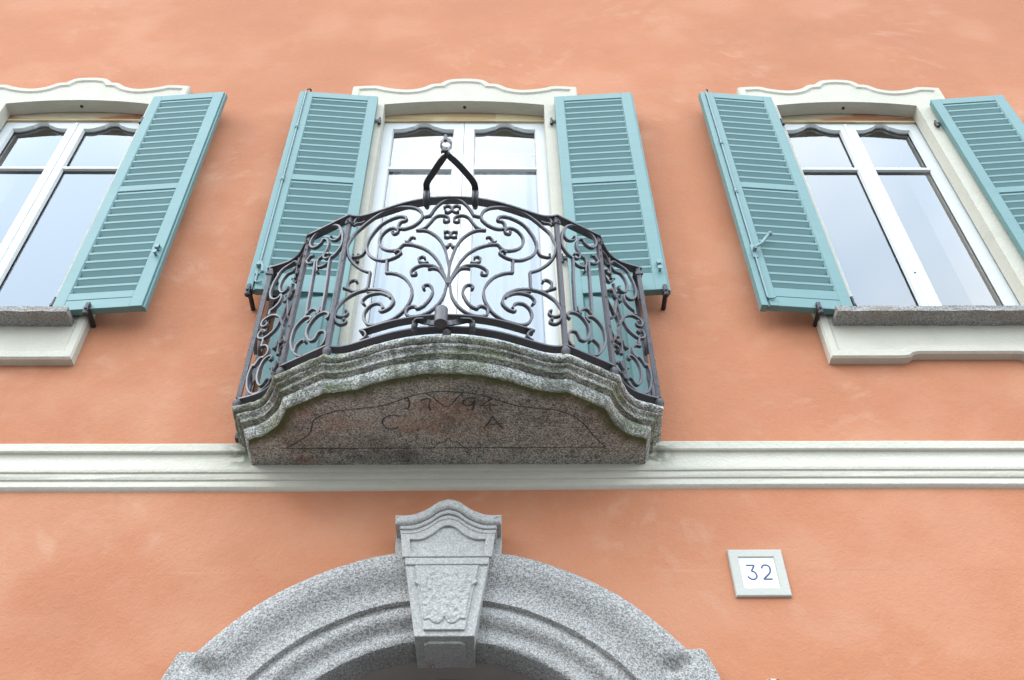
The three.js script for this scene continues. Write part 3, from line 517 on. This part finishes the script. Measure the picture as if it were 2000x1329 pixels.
const STROKES = [
  ['center','top_arch',11,'-6,968 16,964 40,952 64,925 84,891 97,860 104,843|104,843 132,837'],
  ['center','outer_scroll',12,'253,785 223,771 189,776 156,803 140,836 143,866 157,897 183,924 219,943 261,959 297,967 335,965 378,951 420,925 460,884 485,841 501,778 507,741 504,710 495,671 476,629 449,587 425,557 400,533 377,516|377,516 379,394'],
  ['center','inner_scroll',12,'223,836 220,848 227,865 250,880 281,884 312,880 344,868 371,844 391,813 407,779 416,747 418,726 414,699 402,662 380,626 354,598 317,573 283,565 257,569 236,580 229,590 233,605 244,614 254,611 257,605'],
  ['center','beak',11,'219,841 227,834 241,837 253,828 259,809 258,786 257,769 263,753 277,753 287,764 282,769'],
  ['center','middle_scroll',11,'259,778 269,793 284,803 301,806 321,798 340,777 349,750 350,737 347,710 336,681 317,656 288,633 264,622 246,622 233,636|233,636 223,648 189,639 161,623 123,594 90,558 62,513 41,466 26,419 14,379 5,331'],
  ['center','leaf_curl',9,'168,682 177,693 188,688 196,673 197,659'],
  ['center','leaf_tip',9,'176,639 195,654 214,671'],
  ['center','tall_leaf',11,'2,334 1,404 3,456 10,512 21,569 35,618 55,659 73,685 103,717 125,730 164,740'],
  ['center','tall_leaf_scroll',10,'160,737 141,741 121,754 106,777 92,803 78,826 58,837 37,835 18,823 10,806 12,790 25,783 36,788 35,796'],
  ['center','fleur_curl',10,'0,881 6,903 20,912 31,909 36,899'],
  ['center','fleur_curl',10,'1,881 9,867 21,860 31,865'],
  ['center','fleur_curl',10,'-3,681 5,701 17,708 28,701'],
  ['center','fleur_curl',10,'-2,681 8,667 19,664 26,669'],
  ['center','collar_curl',10,'-5,614 5,612 9,596 16,590'],
  ['center','low_leaf',11,'4,334 15,371 30,405 49,438 70,458 96,468 125,472 147,464 166,449 173,431 169,415 159,410 148,411 147,420'],
  ['center','leaf_tip',10,'39,421 53,437 71,443 95,438'],
  ['center','leaf_curl',9,'94,486 115,485 130,493 140,507 139,524 128,533 117,528 113,519'],
  ['center','fork',11,'4,342 9,308 14,267 25,227 41,193 63,164 84,145 105,134 129,130 155,134 171,147 178,167 173,187 162,197 148,199 135,193 131,181'],
  ['center','fork_curl',11,'134,179 123,180 107,188 90,209 76,236 67,265 66,289 72,312 84,329 98,331 109,322 111,312 105,306'],
  ['center','rib',11,'295,560 292,472|292,472 256,454 228,433 199,401 177,363 165,333 158,299 157,272 163,238 176,204 192,176 214,153 241,137 272,131 309,132 334,139 353,153 369,178 378,209 378,233 371,253 356,270 337,278 318,274 302,263 292,245 288,226'],
  ['center','rib_scroll',12,'303,218 292,210 277,210 258,219 245,235 241,256 247,282 265,315 292,345 324,369 355,385 383,394 413,399 442,393 470,374 490,345 503,313 511,281 512,254 509,230 499,208 484,196 471,197 461,204 461,218 470,223'],
  ['center','rib_leaf',11,'255,285 268,305 288,324 311,340 339,348 362,350 382,343 395,327 395,309 384,296'],
  ['center','leaf_tip',10,'311,340 343,358 377,372'],
  ['center','side_leaf',10,'423,403 445,407 466,425 495,441'],
  ['center','leaf_curl',11,'468,428 478,453 476,476 463,489 448,489 439,474'],
  ['center','side_curl',10,'508,253 491,245 475,244 463,253 458,268 462,279 468,278'],
  ['center','spur',9,'421,699 426,676 435,663 454,659 470,660 479,669 476,677'],
  ['center','corner_leaf',9,'445,932 462,925 482,925 496,909'],
  ['center','corner_curl',9,'496,922 495,942 488,961 478,963'],
  ['panel','panel_loop',11,'596,697 579,702 562,720 546,751 544,797 550,850 565,897 585,934 609,957 643,973 679,978 712,969 737,947 749,919 748,888 735,863 716,848 694,848 677,862 670,882|670,882 652,874 636,846 628,816 630,781 642,756 662,734 668,736 677,706 672,668 665,630'],
  ['panel','loop_curl',10,'576,917 565,888 562,852 570,827 583,822 600,830 615,843 625,861 618,867'],
  ['panel','bud',10,'612,729 626,745 640,742 643,726 628,705 608,698'],
  ['panel','bud',10,'712,783 728,790 743,773 750,764 736,737 703,717'],
  ['panel','droplet',9,'666,668 649,657 627,655 608,663'],
  ['panel','upright',11,'693,728 690,668 687,581 682,372 681,321'],
  ['panel','upright',11,'600,692 602,668 594,525 591,347 591,303'],
  ['panel','foot_curl',10,'674,335 667,350 647,356 629,343 615,321 615,300'],
  ['panel','foot_tip',9,'615,300 606,316 604,345'],
  ['panel','foot_scroll',11,'558,240 546,245 544,262 557,282 580,294 612,292 641,265 655,230 656,198 644,161 622,133 603,131 597,144 582,168 557,160 541,129 540,97 549,74 560,62'],
  ['panel','foot_scroll',11,'664,276 650,282 645,294 665,315 688,317 713,302 732,273 739,234 739,192 728,148 708,107 684,76 651,54'],
  ['panel','foot_bud',10,'705,104 704,138 692,155 675,164 661,161 653,144'],
  ['side','crest',10,'768,860 839,918 876,932 890,913 900,898'],
  ['side','crest_stem',11,'904,946 902,889 900,832 900,783'],
  ['side','crest',11,'910,910 921,933 941,952 964,952 994,942 1021,917 1031,884 1042,849 1048,809 1050,771 1042,733 1027,711 1009,703 993,709 984,723 976,706 980,673 995,646 1016,627|1016,627 1024,625 1026,592'],
  ['side','inner_crest',11,'913,888 932,874 951,878 972,882 990,861 1001,828 1003,790 994,756 976,738 956,743 949,758 958,771'],
  ['side','crest_curl',10,'766,811 792,830 823,844 858,858 892,882'],
  ['side','crest_curl',10,'862,812 837,779 856,784 887,806'],
  ['side','crest_curl',10,'780,696 826,712 869,726 896,753 920,795'],
  ['side','flower_stem',11,'915,755 917,687 921,650 905,566 882,490 837,428 790,386'],
  ['side','flower_petal',10,'845,634 876,675 895,679 901,656 915,648'],
  ['side','flower_petal',10,'949,689 937,691 928,661 936,645 950,649'],
  ['side','brace',11,'766,511 812,518 858,519 883,500 895,508 911,479 915,453'],
  ['side','brace',11,'925,619 932,552 941,519 942,515'],
  ['side','side_loop',12,'909,413 925,473 941,508 959,545 982,571 1009,582 1035,575 1053,557 1056,536 1045,516 1031,517 1024,530 1032,544'],
  ['side','side_loop',11,'952,507 968,472 994,446 1019,431 1041,432 1057,445 1059,469 1049,486 1034,489 1025,477 1034,470'],
  ['side','link',10,'1027,427 1023,402 1026,374|1026,374 1003,370 984,346 980,321 986,298 1000,286|1000,286 1006,293 1023,280 1041,247 1046,258 1057,223 1060,177 1054,137 1042,99 1023,68 1001,57 979,57 952,66 928,76 916,93'],
  ['side','drop_stem',11,'909,413 913,364 913,306 907,249'],
  ['side','drop_curl',10,'911,328 886,315 857,303 875,342 889,347'],
  ['side','drop_curl',10,'921,352 929,347 934,322 949,318'],
  ['side','drop_curl',10,'798,203 846,256 881,269 894,255 879,234 861,234'],
  ['side','drop_leaf',10,'765,312 794,302 830,299 824,266 771,204'],
  ['side','base_scroll',11,'961,254 949,254 951,272 968,283 990,273 1004,242 1011,201 1009,159 995,119 978,100 965,106 959,118 948,125 930,115 916,93'],
  ['side','base_curl',10,'770,102 774,60 816,71 852,89 886,105 900,90'],
  ['side','base_flower',11,'905,204 905,163 909,126 910,92'],
  ['side','base_petal',10,'836,127 870,168 888,158 906,148'],
  ['side','base_petal',10,'940,182 928,180 921,151 909,129'],
];
for (const side of [1, -1]) STROKES.forEach(([, name, w, text], k) => {
  const pts = polyOf(text).map(([a, b], i) => [a + .0022 * (fbm(a * 14 + k * 3.1 + side * 9 + 40, b * 14 + 7, 2) - .5) + .0012 * (vn(i * .45 + k * 5, side * 3 + 20) - .5), b + .0022 * (fbm(a * 14 + k * 3.1 + side * 9 + 90, b * 14 + 3, 2) - .5)]), curl = /curl|scroll|loop|bud|spur|beak|leaf$|petal/.test(name) && !/corner_leaf|side_leaf|tall_leaf$/.test(name);
  const jig = .0006 * Math.sin(k * 3.7 + side), geos = [barGeo(pts, w * 1.03 / 1000, .017, side, curl ? .22 : /tip|droplet/.test(name) ? .45 : 0, .001 + jig)];
  if (curl) { const e = pts[pts.length - 1], o = railPoint(e[0], e[1], .0035, side), i = railPoint(e[0], e[1], -.018, side), d = new THREE.Vector3(o[0] - i[0], 0, o[2] - i[2]); geos.push(cyl(w * .00056, w * .00056, d.length(), 14).rotateX(Math.PI / 2).rotateY(Math.atan2(d.x, d.z)).translate((o[0] + i[0]) / 2, o[1], (o[2] + i[2]) / 2)); }
  part(name, geos, iron, railing);
});
// handrail, lower rail and the short rail under the scrolls
function sweepRail(h0, h1, front, back) {
  const F = offsetPlan(railPlan, front), B = offsetPlan(railPlan, back), c = .002;
  const F2 = offsetPlan(railPlan, front - c), B2 = offsetPlan(railPlan, back + c);
  const rows = F.map((f, i) => [[F2[i][0], 4.7 + h1, F2[i][1]], [f[0], 4.7 + h1 - c, f[1]], [f[0], 4.7 + h0 + c, f[1]], [F2[i][0], 4.7 + h0, F2[i][1]], [B2[i][0], 4.7 + h0, B2[i][1]], [B[i][0], 4.7 + h0 + c, B[i][1]], [B[i][0], 4.7 + h1 - c, B[i][1]], [B2[i][0], 4.7 + h1, B2[i][1]], [F2[i][0], 4.7 + h1, F2[i][1]]]);
  return fixWinding(gridGeo(rows, null, .7));
}
part('handrail', sweepRail(.966, .978, .008, -.036), iron, railing);
part('bottom_rail', sweepRail(.043, .054, .003, -.038), iron, railing);
{
  const pts = []; for (let i = 0; i <= 70; i++) pts.push([mix(-.388, .388, i / 70), .1245]);
  const geos = [barGeo(pts, .010, .038, 1, 0, .001)];
  for (const s of [1, -1]) geos.push(barGeo(polyOf('388,124 375,120 361,106 354,86 360,70 380,60'), .008, .034, s, 0, .0005));
  part('scroll_rail', geos, iron, railing);
}
// posts with collars above and turned feet below
const postS = [SR[HALF.length * 0 + 80] ?? .525]; 
function sAt(u) { let i = 1; while (i < RAIL.length - 1 && RAIL[i][0] < u) i++; const t = (u - RAIL[i - 1][0]) / (RAIL[i][0] - RAIL[i - 1][0]); return SR[i - 1] + t * (SR[i] - SR[i - 1]); }
const footGeo = new THREE.LatheGeometry([[0, 0], [.012, 0], [.0125, .006], [.0105, .009], [.013, .014], [.0185, .027], [.0205, .038], [.0185, .046], [.013, .056], [0, .057]].map((p) => new THREE.Vector2(...p)), 20);
for (const side of [1, -1]) for (const [u, wide] of [[.507, .021], [.72, .021], [.944, .022]]) {
  const s = sAt(u), o = railPoint(s, 0, 0, side), ni = railPoint(s, 0, -.013, side), ang = Math.atan2(o[0] - ni[0], o[2] - ni[2]), cx = ni[0], cz = ni[2];
  const place = (g) => g.rotateY(ang).translate(cx, 4.7, cz);
  const post = part('post', place(box(-wide / 2, wide / 2, .05, .970, -wide / 2, wide / 2, .002)), iron, railing);
  part('collar', [place(box(-.0155, .0155, .912, .936, -.0155, .0155, .002)), place(cyl(.005, .006, .008, 8).rotateX(Math.PI / 2).translate(.002, .926, .019))], iron, post);
  part('foot', footGeo.clone().translate(cx, 4.6875, cz), iron, post);
  for (const y of [.30, .62]) part('rivet', place(new THREE.SphereGeometry(.0032, 8, 6).translate(.006, y, wide / 2)), iron, post);
}
part('foot', footGeo.clone().scale(.95, 1, .95).translate(XC + .004, 4.6875, .643), iron, railing);
// short returns to the wall
for (const side of [1, -1]) {
  const o = railPoint(0, 0, 0, side), x = XC + side * .946;
  const post = part('wall_post', [box(x - .018, x + .004, 4.71, 5.67, .012, .034), box(x - .022, x + .006, 4.69, 4.72, .008, .04)], iron, railing);
  const s0 = sAt(.944);
  for (const txt of ['30,940 60,955 95,930 105,870 80,820 50,830 45,865', '110,700 70,640 45,560 60,480 100,440', '150,760 125,700 120,600 135,520 165,500', '40,240 75,300 120,290 135,220 110,130 70,70', '160,330 130,260 125,160 150,90'])
    part('side_scroll', barGeo(polyOf(txt.split(' ').map((q) => { const [a, b] = q.split(','); return (s0 * 1000 + +a).toFixed(0) + ',' + b; }).join(' ')), .011, .016, side, .2), iron, railing);
}

// ------------------------------------------------------------------ holder for a flagpole: ring above, socket below
{
  const h = thing('flagpole_ring', 'black iron ring on two arms above the middle of the balcony handrail', 'flagpole holder');
  const Y = 5.705, R0 = [-.231, .934];
  const arm = (pts, name) => { const c = new THREE.CatmullRomCurve3(pts.map(([x, z, tw]) => new THREE.Vector3(x, tw, z)), false, 'centripetal'), rows = [], N = 48;
    for (let i = 0; i <= N; i++) { const p = c.getPoint(i / N), t = c.getTangent(i / N), n = new THREE.Vector3(t.z, 0, -t.x).normalize(), roll = smooth(.66, .84, i / N) * Math.PI / 2, hw = mix(.0155, .0115, smooth(.55, .9, i / N)), ht = .0035;
      const A = n.clone().multiplyScalar(Math.cos(roll)).add(new THREE.Vector3(0, Math.sin(roll), 0)), B = new THREE.Vector3(0, Math.cos(roll), 0).sub(n.clone().multiplyScalar(Math.sin(roll)));
      const q = (a, b) => { const v = p.clone().addScaledVector(A, a).addScaledVector(B, b); return [v.x, v.y, v.z]; }; rows.push([q(-hw, -ht), q(hw, -ht), q(hw, ht), q(-hw, ht), q(-hw, -ht)]); }
    return part(name, fixWinding(gridGeo(rows, null, .6)), blackIron, h); };
  arm([[-.333, .640, Y - .004], [-.333, .690, Y], [-.330, .722, Y], [-.300, .775, Y], [-.262, .838, Y], [-.240, .872, Y], [-.2335, .900, Y], [-.2335, .912, Y]], 'arm');
  arm([[-.100, .640, Y - .004], [-.100, .690, Y], [-.106, .722, Y], [-.150, .790, Y], [-.196, .848, Y], [-.222, .876, Y], [-.2285, .900, Y], [-.2285, .912, Y]], 'arm');
  for (const [x, z] of [[-.333, .640], [-.100, .640]])   // clamps hooked round the handrail
    part('clamp', [tube([[x, Y - .004, z + .040], [x, Y - .002, z + .010], [x, Y - .005, z - .022], [x, 5.672, z - .036], [x, 5.655, z - .020]], .012, 24, 10), tube([[x, Y + .004, z + .012], [x, 5.70, z + .030], [x, 5.672, z + .034], [x, 5.650, z + .026], [x, 5.638, z + .004]], .0165, 22, 12), new THREE.SphereGeometry(.0165, 14, 10).translate(x, 5.638, z + .004)], blackIron, h);
  const ringPts = (r) => { const p = []; for (let i = 0; i <= 48; i++) { const a = i / 48 * 2 * Math.PI; p.push([R0[0] + r * Math.sin(a), R0[1] + r * Math.cos(a)]); } return p; };
  const ro = ringPts(.0268), ri = ringPts(.0232), y0 = Y - .014, y1 = Y + .016;
  part('ring', fixWinding(gridGeo(ro.map((p, i) => [[p[0], y0, p[1]], [p[0], y1, p[1]], [ri[i][0], y1, ri[i][1]], [ri[i][0], y0, ri[i][1]], [p[0], y0, p[1]]]), null, .5)), iron, h);
  part('hinge_pin', [cyl(.0085, .0085, .044, 14).translate(R0[0] - .002, Y + .006, R0[1] + .030), cyl(.0065, .0065, .05, 14).translate(R0[0] - .002, Y + .006, R0[1] + .030)], iron, h);
  part('clasp', [box(R0[0] - .007, R0[0] + .007, Y - .013, Y + .010, R0[1] - .050, R0[1] - .026, .002), cyl(.006, .006, .022, 10).rotateZ(Math.PI / 2).translate(R0[0] - .012, Y - .004, R0[1] - .036), cyl(.009, .009, .006, 10).rotateZ(Math.PI / 2).translate(R0[0] - .022, Y - .004, R0[1] - .036)], blackIron, h);
}
{
  const h = thing('flagpole_socket', 'grey iron cylinder socket clamped to the bottom rail in the middle of the balcony', 'flagpole holder');
  const X = -.226, Z = .712;
  const prof = [[0, 0], [.0262, 0], [.0275, .002], [.0275, .088], [.026, .090], [.0235, .090], [.0235, .012], [0, .012]].map((p) => new THREE.Vector2(...p));
  part('cup', new THREE.LatheGeometry(prof, 32).translate(X, 4.706, Z), iron, h);
  const bar = (pts, r, g = 20) => tube(pts, r, g, 8);
  // flat band behind the cup, twisted on each side into a hook round the bottom rail
  part('band', boxUV(box(X - .052, X + .048, 4.733, 4.763, Z - .036, Z - .029, .001)), iron, h);
  for (const [s, xe] of [[-1, -.337], [1, -.098]]) {
    const xa = X + s * .045, c = new THREE.CatmullRomCurve3([[xa, 4.748, Z - .032], [mix(xa, xe, .35), 4.752, Z - .028], [mix(xa, xe, .72), 4.757, Z - .026], [xe - s * .006, 4.756, Z - .030], [xe, 4.745, Z - .040], [xe, 4.738, Z - .044]].map((p) => new THREE.Vector3(...p)), false, 'centripetal'), rows = [];
    for (let i = 0; i <= 40; i++) { const p = c.getPoint(i / 40), roll = smooth(.05, .4, i / 40) * Math.PI / 2, hw = .0135, ht = .0035, t = c.getTangent(i / 40), side = new THREE.Vector3(0, 0, 1).addScaledVector(t, -t.z).normalize(), up = side.clone().cross(t).normalize(); if (up.y < 0) up.negate();
      const A = up.clone().multiplyScalar(Math.cos(roll)).addScaledVector(side, Math.sin(roll)), B = side.clone().multiplyScalar(-Math.cos(roll)).addScaledVector(up, Math.sin(roll)), q = (a, b) => { const v = p.clone().addScaledVector(A, a).addScaledVector(B, b); return [v.x, v.y, v.z]; };
      rows.push([q(-hw, -ht), q(hw, -ht), q(hw, ht), q(-hw, ht), q(-hw, -ht)]); }
    part('hook', [fixWinding(gridGeo(rows, null, .6)), bar([[xe, 4.768, Z - .062], [xe, 4.766, Z - .046], [xe, 4.750, Z - .038], [xe, 4.732, Z - .040], [xe, 4.722, Z - .050]], .0125, 20), new THREE.SphereGeometry(.0125, 12, 8).translate(xe, 4.720, Z - .051)], blackIron, h);
  }
}

// ------------------------------------------------------------------ portal
{
  const g = thing('archway', 'grey speckled granite portal arch with shouldered ends and a carved keystone', 'archway');
  // section of the arch stones: radius, distance from the wall
  const prof = [[1.136, -.02], [1.136, .070], [1.130, .084], [1.118, .092], [1.080, .094], [1.050, .090], [1.030, .082], [1.010, .070], [.990, .062], [.965, .060], [.940, .064], [.922, .070], [.912, .070], [.908, .062], [.905, .048], [.898, .047], [.890, .054], [.876, .060], [.860, .062], [.845, .058], [.832, .046], [.822, .034], [.812, .029], [.800, .030], [.788, .038], [.776, .042], [.760, .042], [.750, .038], [.746, .028], [.745, -.10]];
  const V = [0]; for (let i = 1; i < prof.length; i++) V.push(V[i - 1] + Math.hypot(prof[i][0] - prof[i - 1][0], prof[i][1] - prof[i - 1][1]));
  for (const [a0, a1] of [[Math.PI * .5 + .002, Math.PI * 1.02], [Math.PI * .5 - .002, -Math.PI * .02]]) {
    const N = 110, rows = prof.map(([r, z], k) => { const row = []; for (let i = 0; i <= N; i++) { const a = mix(a0, a1, i / N), n = fbm(a * 14 + 5, k * .7, 3) - .5, m = vn(a * 70, k * 1.7) - .5, rr = r + .005 * n + .0015 * m; row.push([ARCH[0] + rr * Math.cos(a), ARCH[1] + rr * Math.sin(a), z + .004 * n + .002 * m]); } return row; });
    for (const row of rows) for (const p of row) { const u = Math.abs(p[0] - ARCH[0]) - .862, w = p[1] - 3.534; if (p[2] > .04) p[2] -= .045 * Math.exp(-(u * u) / .0016 - (w * w) / .0009); }   // worked hollow in the shoulder
    const uvs = rows.map((row, k) => row.map((p, i) => [mix(a0, a1, i / N) * .95, V[k]]));
    const st = part('arch_stone', fixNormals(gridGeo(rows, uvs, .8)), stone, g);
    const s = a1 > 2 ? -1 : 1, cx = ARCH[0];
    // shoulder: the outer moulding breaks outwards at the haunch
    const ear = [[.86, 3.605], [.905, 3.602], [.962, 3.607], [.974, 3.600], [.985, 3.575], [1.005, 3.520], [1.030, 3.440], [1.040, 3.300], [1.040, 2.95], [.86, 2.95]].map(([u, y]) => [cx + s * u, y]);
    if (s < 0) ear.reverse();
    const body = extrude(shapeOf(ear.map((p) => p)), -.012, .080, .010, 3), ev = new Evaluator(); ev.useGroups = false;
    const dent = new THREE.SphereGeometry(.05, 24, 16).scale(1.15, .8, 1).rotateZ(s * .35).translate(cx + s * .868, 3.528, .098);
    const A = new Brush(body), B = new Brush(dent); A.updateMatrixWorld(); B.updateMatrixWorld();
    const r = ev.evaluate(A, B, SUBTRACTION).geometry; part('shoulder', boxUV(toCreasedNormals(r, .5)), stone, st);
  }
  // keystone
  const KX = -.190, key = part('keystone', [boxUV(extrude(shapeOf([[KX - .107, 3.590], [KX + .110, 3.590], [KX + .1885, 4.075], [KX - .1885, 4.075]]), -.03, .196, .004, 2))], keyMat, g, 'paler tapered keystone with carved panels');
  const kw = (y) => mix(.107, .1885, (y - 3.59) / .485), trap = (y0, y1, m) => [[KX - kw(y0) + m, y0], [KX + kw(y0) - m, y0], [KX + kw(y1) - m, y1], [KX - kw(y1) + m, y1]];
  // cap with its swept top
  const bell = (w, b, h, k = 1) => { const L = crSmooth([[-w, b], [-w * .70, b + h * .02], [-w * .42, b + h * .36], [-w * .20, b + h * .82], [0, b + h]], 6); return L.concat(L.slice(0, -1).reverse().map(([x, y]) => [-x, y])).map(([x, y]) => [KX + x, y]); };
  const band = (w0, y0, w1, y1, h) => { const lo = bell(w0, y0, h), up = bell(w1, y1, h); return shapeOf([...lo, ...up.reverse()]); };
  part('cap', [boxUV(extrude(shapeOf([...bell(.212, 4.118, .080), [KX + .212, 4.030], [KX + .205, 3.975], [KX - .205, 3.975], [KX - .212, 4.030]].reverse()), -.02, .130, .004, 2)),
    boxUV(extrude(band(.209, 4.074, .212, 4.120, .080), .12, .226, .016, 5)), boxUV(extrude(band(.190, 4.058, .193, 4.077, .076), .12, .211, .005, 2)), boxUV(extrude(band(.187, 4.040, .190, 4.0595, .072), .12, .203, .003, 1))], keyMat, key);
  // upper panel: sunk field with a little ogee
  const field = [...bell(.148, 4.010, .068).reverse(), [KX - .140, 3.946], [KX + .140, 3.946]];
  const frameOut = [...bell(.1855, 4.036, .071).reverse(), [KX - .172, 3.928], [KX + .172, 3.928]];
  part('upper_panel', boxUV(extrude(shapeOf(frameOut, field.slice().reverse()), .190, .2075, .003, 2)), keyMat, key);
  const og = [[-.048, 3.944], ...crSmooth([[-.047, 3.958], [-.040, 3.968], [-.026, 3.974], [-.013, 3.982], [-.005, 3.996], [0, 4.008]], 4), ...crSmooth([[0, 4.008], [.005, 3.996], [.013, 3.982], [.026, 3.974], [.040, 3.968], [.047, 3.958]], 4).slice(1), [.048, 3.944]].map(([x, y]) => [KX + x, y]).reverse();
  part('ogee', boxUV(extrude(shapeOf(og), .19, .2068, .002, 1)), keyMat, key);
  part('band', boxUV(extrude(shapeOf(trap(3.895, 3.927, .001)), .19, .2035, .003, 2)), keyMat, key);
  // lower panel: raised frame, flat ground and a rough shield
  const half = [...crSmooth([[0, 3.846], [.030, 3.847], [.060, 3.854]], 4), ...crSmooth([[.064, 3.850], [.074, 3.837], [.090, 3.832], [.098, 3.820], [.106, 3.808]], 4), ...crSmooth([[.100, 3.803], [.088, 3.795], [.080, 3.765], [.073, 3.715], [.072, 3.682]], 4), ...crSmooth([[.066, 3.676], [.050, 3.679], [.036, 3.666], [.018, 3.664], [.006, 3.674], [0, 3.686]], 4)];
  const sh = [...half, ...half.slice(1, -1).reverse().map(([x, y]) => [-x, y])].map(([x, y]) => [KX + x * 1.12, 3.752 + (y - 3.759) * 1.22]).reverse();
  part('raised_panel', boxUV(extrude(shapeOf(trap(3.612, 3.890, .036), inset(sh.slice().reverse(), -.005)), .19, .2065, .002, 1)), keyMat, key);
  const shield = part('shield', boxUV(extrude(shapeOf(sh), .192, .212, .004, 2)), roughKey, key, 'rough-tooled shield relief');
  // octagon line under the keystone
  const oct = [[-.075, .060], [-.075, .150], [-.058, .166], [.058, .166], [.075, .150], [.075, .060], [.058, .044], [-.058, .044]].map(([x, z]) => [KX + .001 + x, z]);
  part('foot_panel', boxUV(extrude(shapeOf(oct), 0, .010, .003).rotateX(Math.PI / 2).translate(0, 3.589, 0)), keyMat, key);
  key.traverse((m) => { if (m.geometry) m.geometry.translate(-KX, -3.59, -.075).scale(1.0225, 1.0225, 1).translate(-.1943, 3.635, 0); });   // set on the axis of the arch, a hand's breadth proud of the wall
  // passage behind the arch
  const vault = []; for (const z of [-.09, -.27]) { const r = []; for (let i = 0; i <= 48; i++) { const a = Math.PI * i / 48; r.push([ARCH[0] + .756 * Math.cos(a), ARCH[1] + .756 * Math.sin(a), z]); } vault.push(r); }
  part('vault', boxUV(gridGeo(vault, null, .5)), greyPlaster, g, 'plain plastered vault behind the arch');
  const pil = []; for (const s of [-1, 1]) { pil.push(boxUV(box(ARCH[0] + s * (s > 0 ? .745 : 1.12), ARCH[0] + s * (s > 0 ? 1.12 : .745), .01, 2.96, -.1, .06, .006))); pil.push(boxUV(box(ARCH[0] + s * (s > 0 ? .735 : 1.14), ARCH[0] + s * (s > 0 ? 1.14 : .735), .011, .42, -.11, .09, .008))); }
  part('pier', pil, stone, g);
  const d = thing('portal_door', 'dark wooden door just showing at the top of the shaded portal', 'door');
  const leaf = (s) => [boxUV(box(ARCH[0] + (s < 0 ? -.80 : .003), ARCH[0] + (s < 0 ? -.003 : .80), .03, 3.70, -.33, -.28))];
  part('leaf', leaf(-1), darkWood, d); part('leaf', leaf(1), darkWood, d);
  // dry sprig under the keystone
  const sp = thing('dry_sprig', 'tiny dry sprig hanging under the keystone', 'twig');
  part('stem', [tube([[-.246, 3.590, .01], [-.248, 3.572, .012], [-.244, 3.552, .014]], .0016, 8, 5), tube([[-.247, 3.570, .012], [-.256, 3.582, .016], [-.262, 3.588, .018]], .0012, 8, 5), tube([[-.246, 3.565, .012], [-.240, 3.580, .016], [-.232, 3.578, .02], [-.227, 3.568, .02]], .0012, 8, 5)], std({ color: new THREE.Color().setRGB(.09, .03, .025), roughness: 1 }), sp);
}
function fixNormals(g) { return g; }

// ------------------------------------------------------------------ house number
{
  const n = thing('house_number', 'square stone plaque with the number 32 in thin dark blue figures', 'house number');
  const X = 1.061, Y = 3.982, a = .106, b = .0715;
  const sq = (h, x = X, y = Y) => [[x - h, y - h], [x + h, y - h], [x + h, y + h], [x - h, y + h]];
  part('frame', boxUV(extrude(shapeOf(sq(a + .005), sq(b)), -.012, .015, .004, 1)), plaqueStone, n);
  part('tile', boxUV(extrude(shapeOf(sq(b + .004)), -.004, .009)), enamel, n, 'white tile');
  const fig = (pts, x, w = .0042) => { const c = pts.map(([u, v]) => [x + u * .040, Y - .030 + v * .066, .0102]); const k = new THREE.CatmullRomCurve3(c.map((p) => new THREE.Vector3(...p)), false, 'centripetal', .5); return new THREE.TubeGeometry(k, 60, w, 6, false); };
  const flat = (g) => { const p = g.attributes.position; for (let i = 0; i < p.count; i++) p.setZ(i, .0092 + (p.getZ(i) - .0102) * .35); g.computeVertexNormals(); return g; };
  // 3 with a flat top, 2 with a round head
  part('digit', [flat(fig([[-.42, 1], [0, 1], [.42, 1]], X - .030)), flat(fig([[.42, 1], [.22, .78], [.02, .56]], X - .030)), flat(fig([[.02, .56], [.28, .52], [.46, .33], [.42, .12], [.15, -.01], [-.18, .02], [-.46, .20]], X - .030))], ink, n, 'figure 3');
  part('digit', [flat(fig([[-.44, .76], [-.30, .95], [.02, 1.02], [.34, .92], [.42, .70], [.30, .46], [-.10, .20], [-.46, 0]], X + .032)), flat(fig([[-.46, 0], [0, 0], [.46, 0]], X + .032))], ink, n, 'figure 2');
}
// small fitting whose top just reaches into the photo
{
  const f = thing('wall_fitting', 'small pale fitting below the number plaque, cut off by the bottom edge', 'doorbell');
  part('plate', boxUV(extrude(shapeOf(crSmooth([[.985, 3.36], [1.055, 3.36], [1.055, 3.48], [1.042, 3.508], [1.020, 3.514], [.998, 3.508], [.985, 3.48], [.985, 3.36]], 5).slice(0, -1)), -.004, .02, .004, 2)), cream, f);
  part('button', [cyl(.008, .008, .012, 12).rotateX(Math.PI / 2).translate(1.006, 3.497, .024), cyl(.008, .008, .012, 12).rotateX(Math.PI / 2).translate(1.036, 3.497, .024)], blackIron, f);
}

shade(scene);
renderer.render(scene, camera);
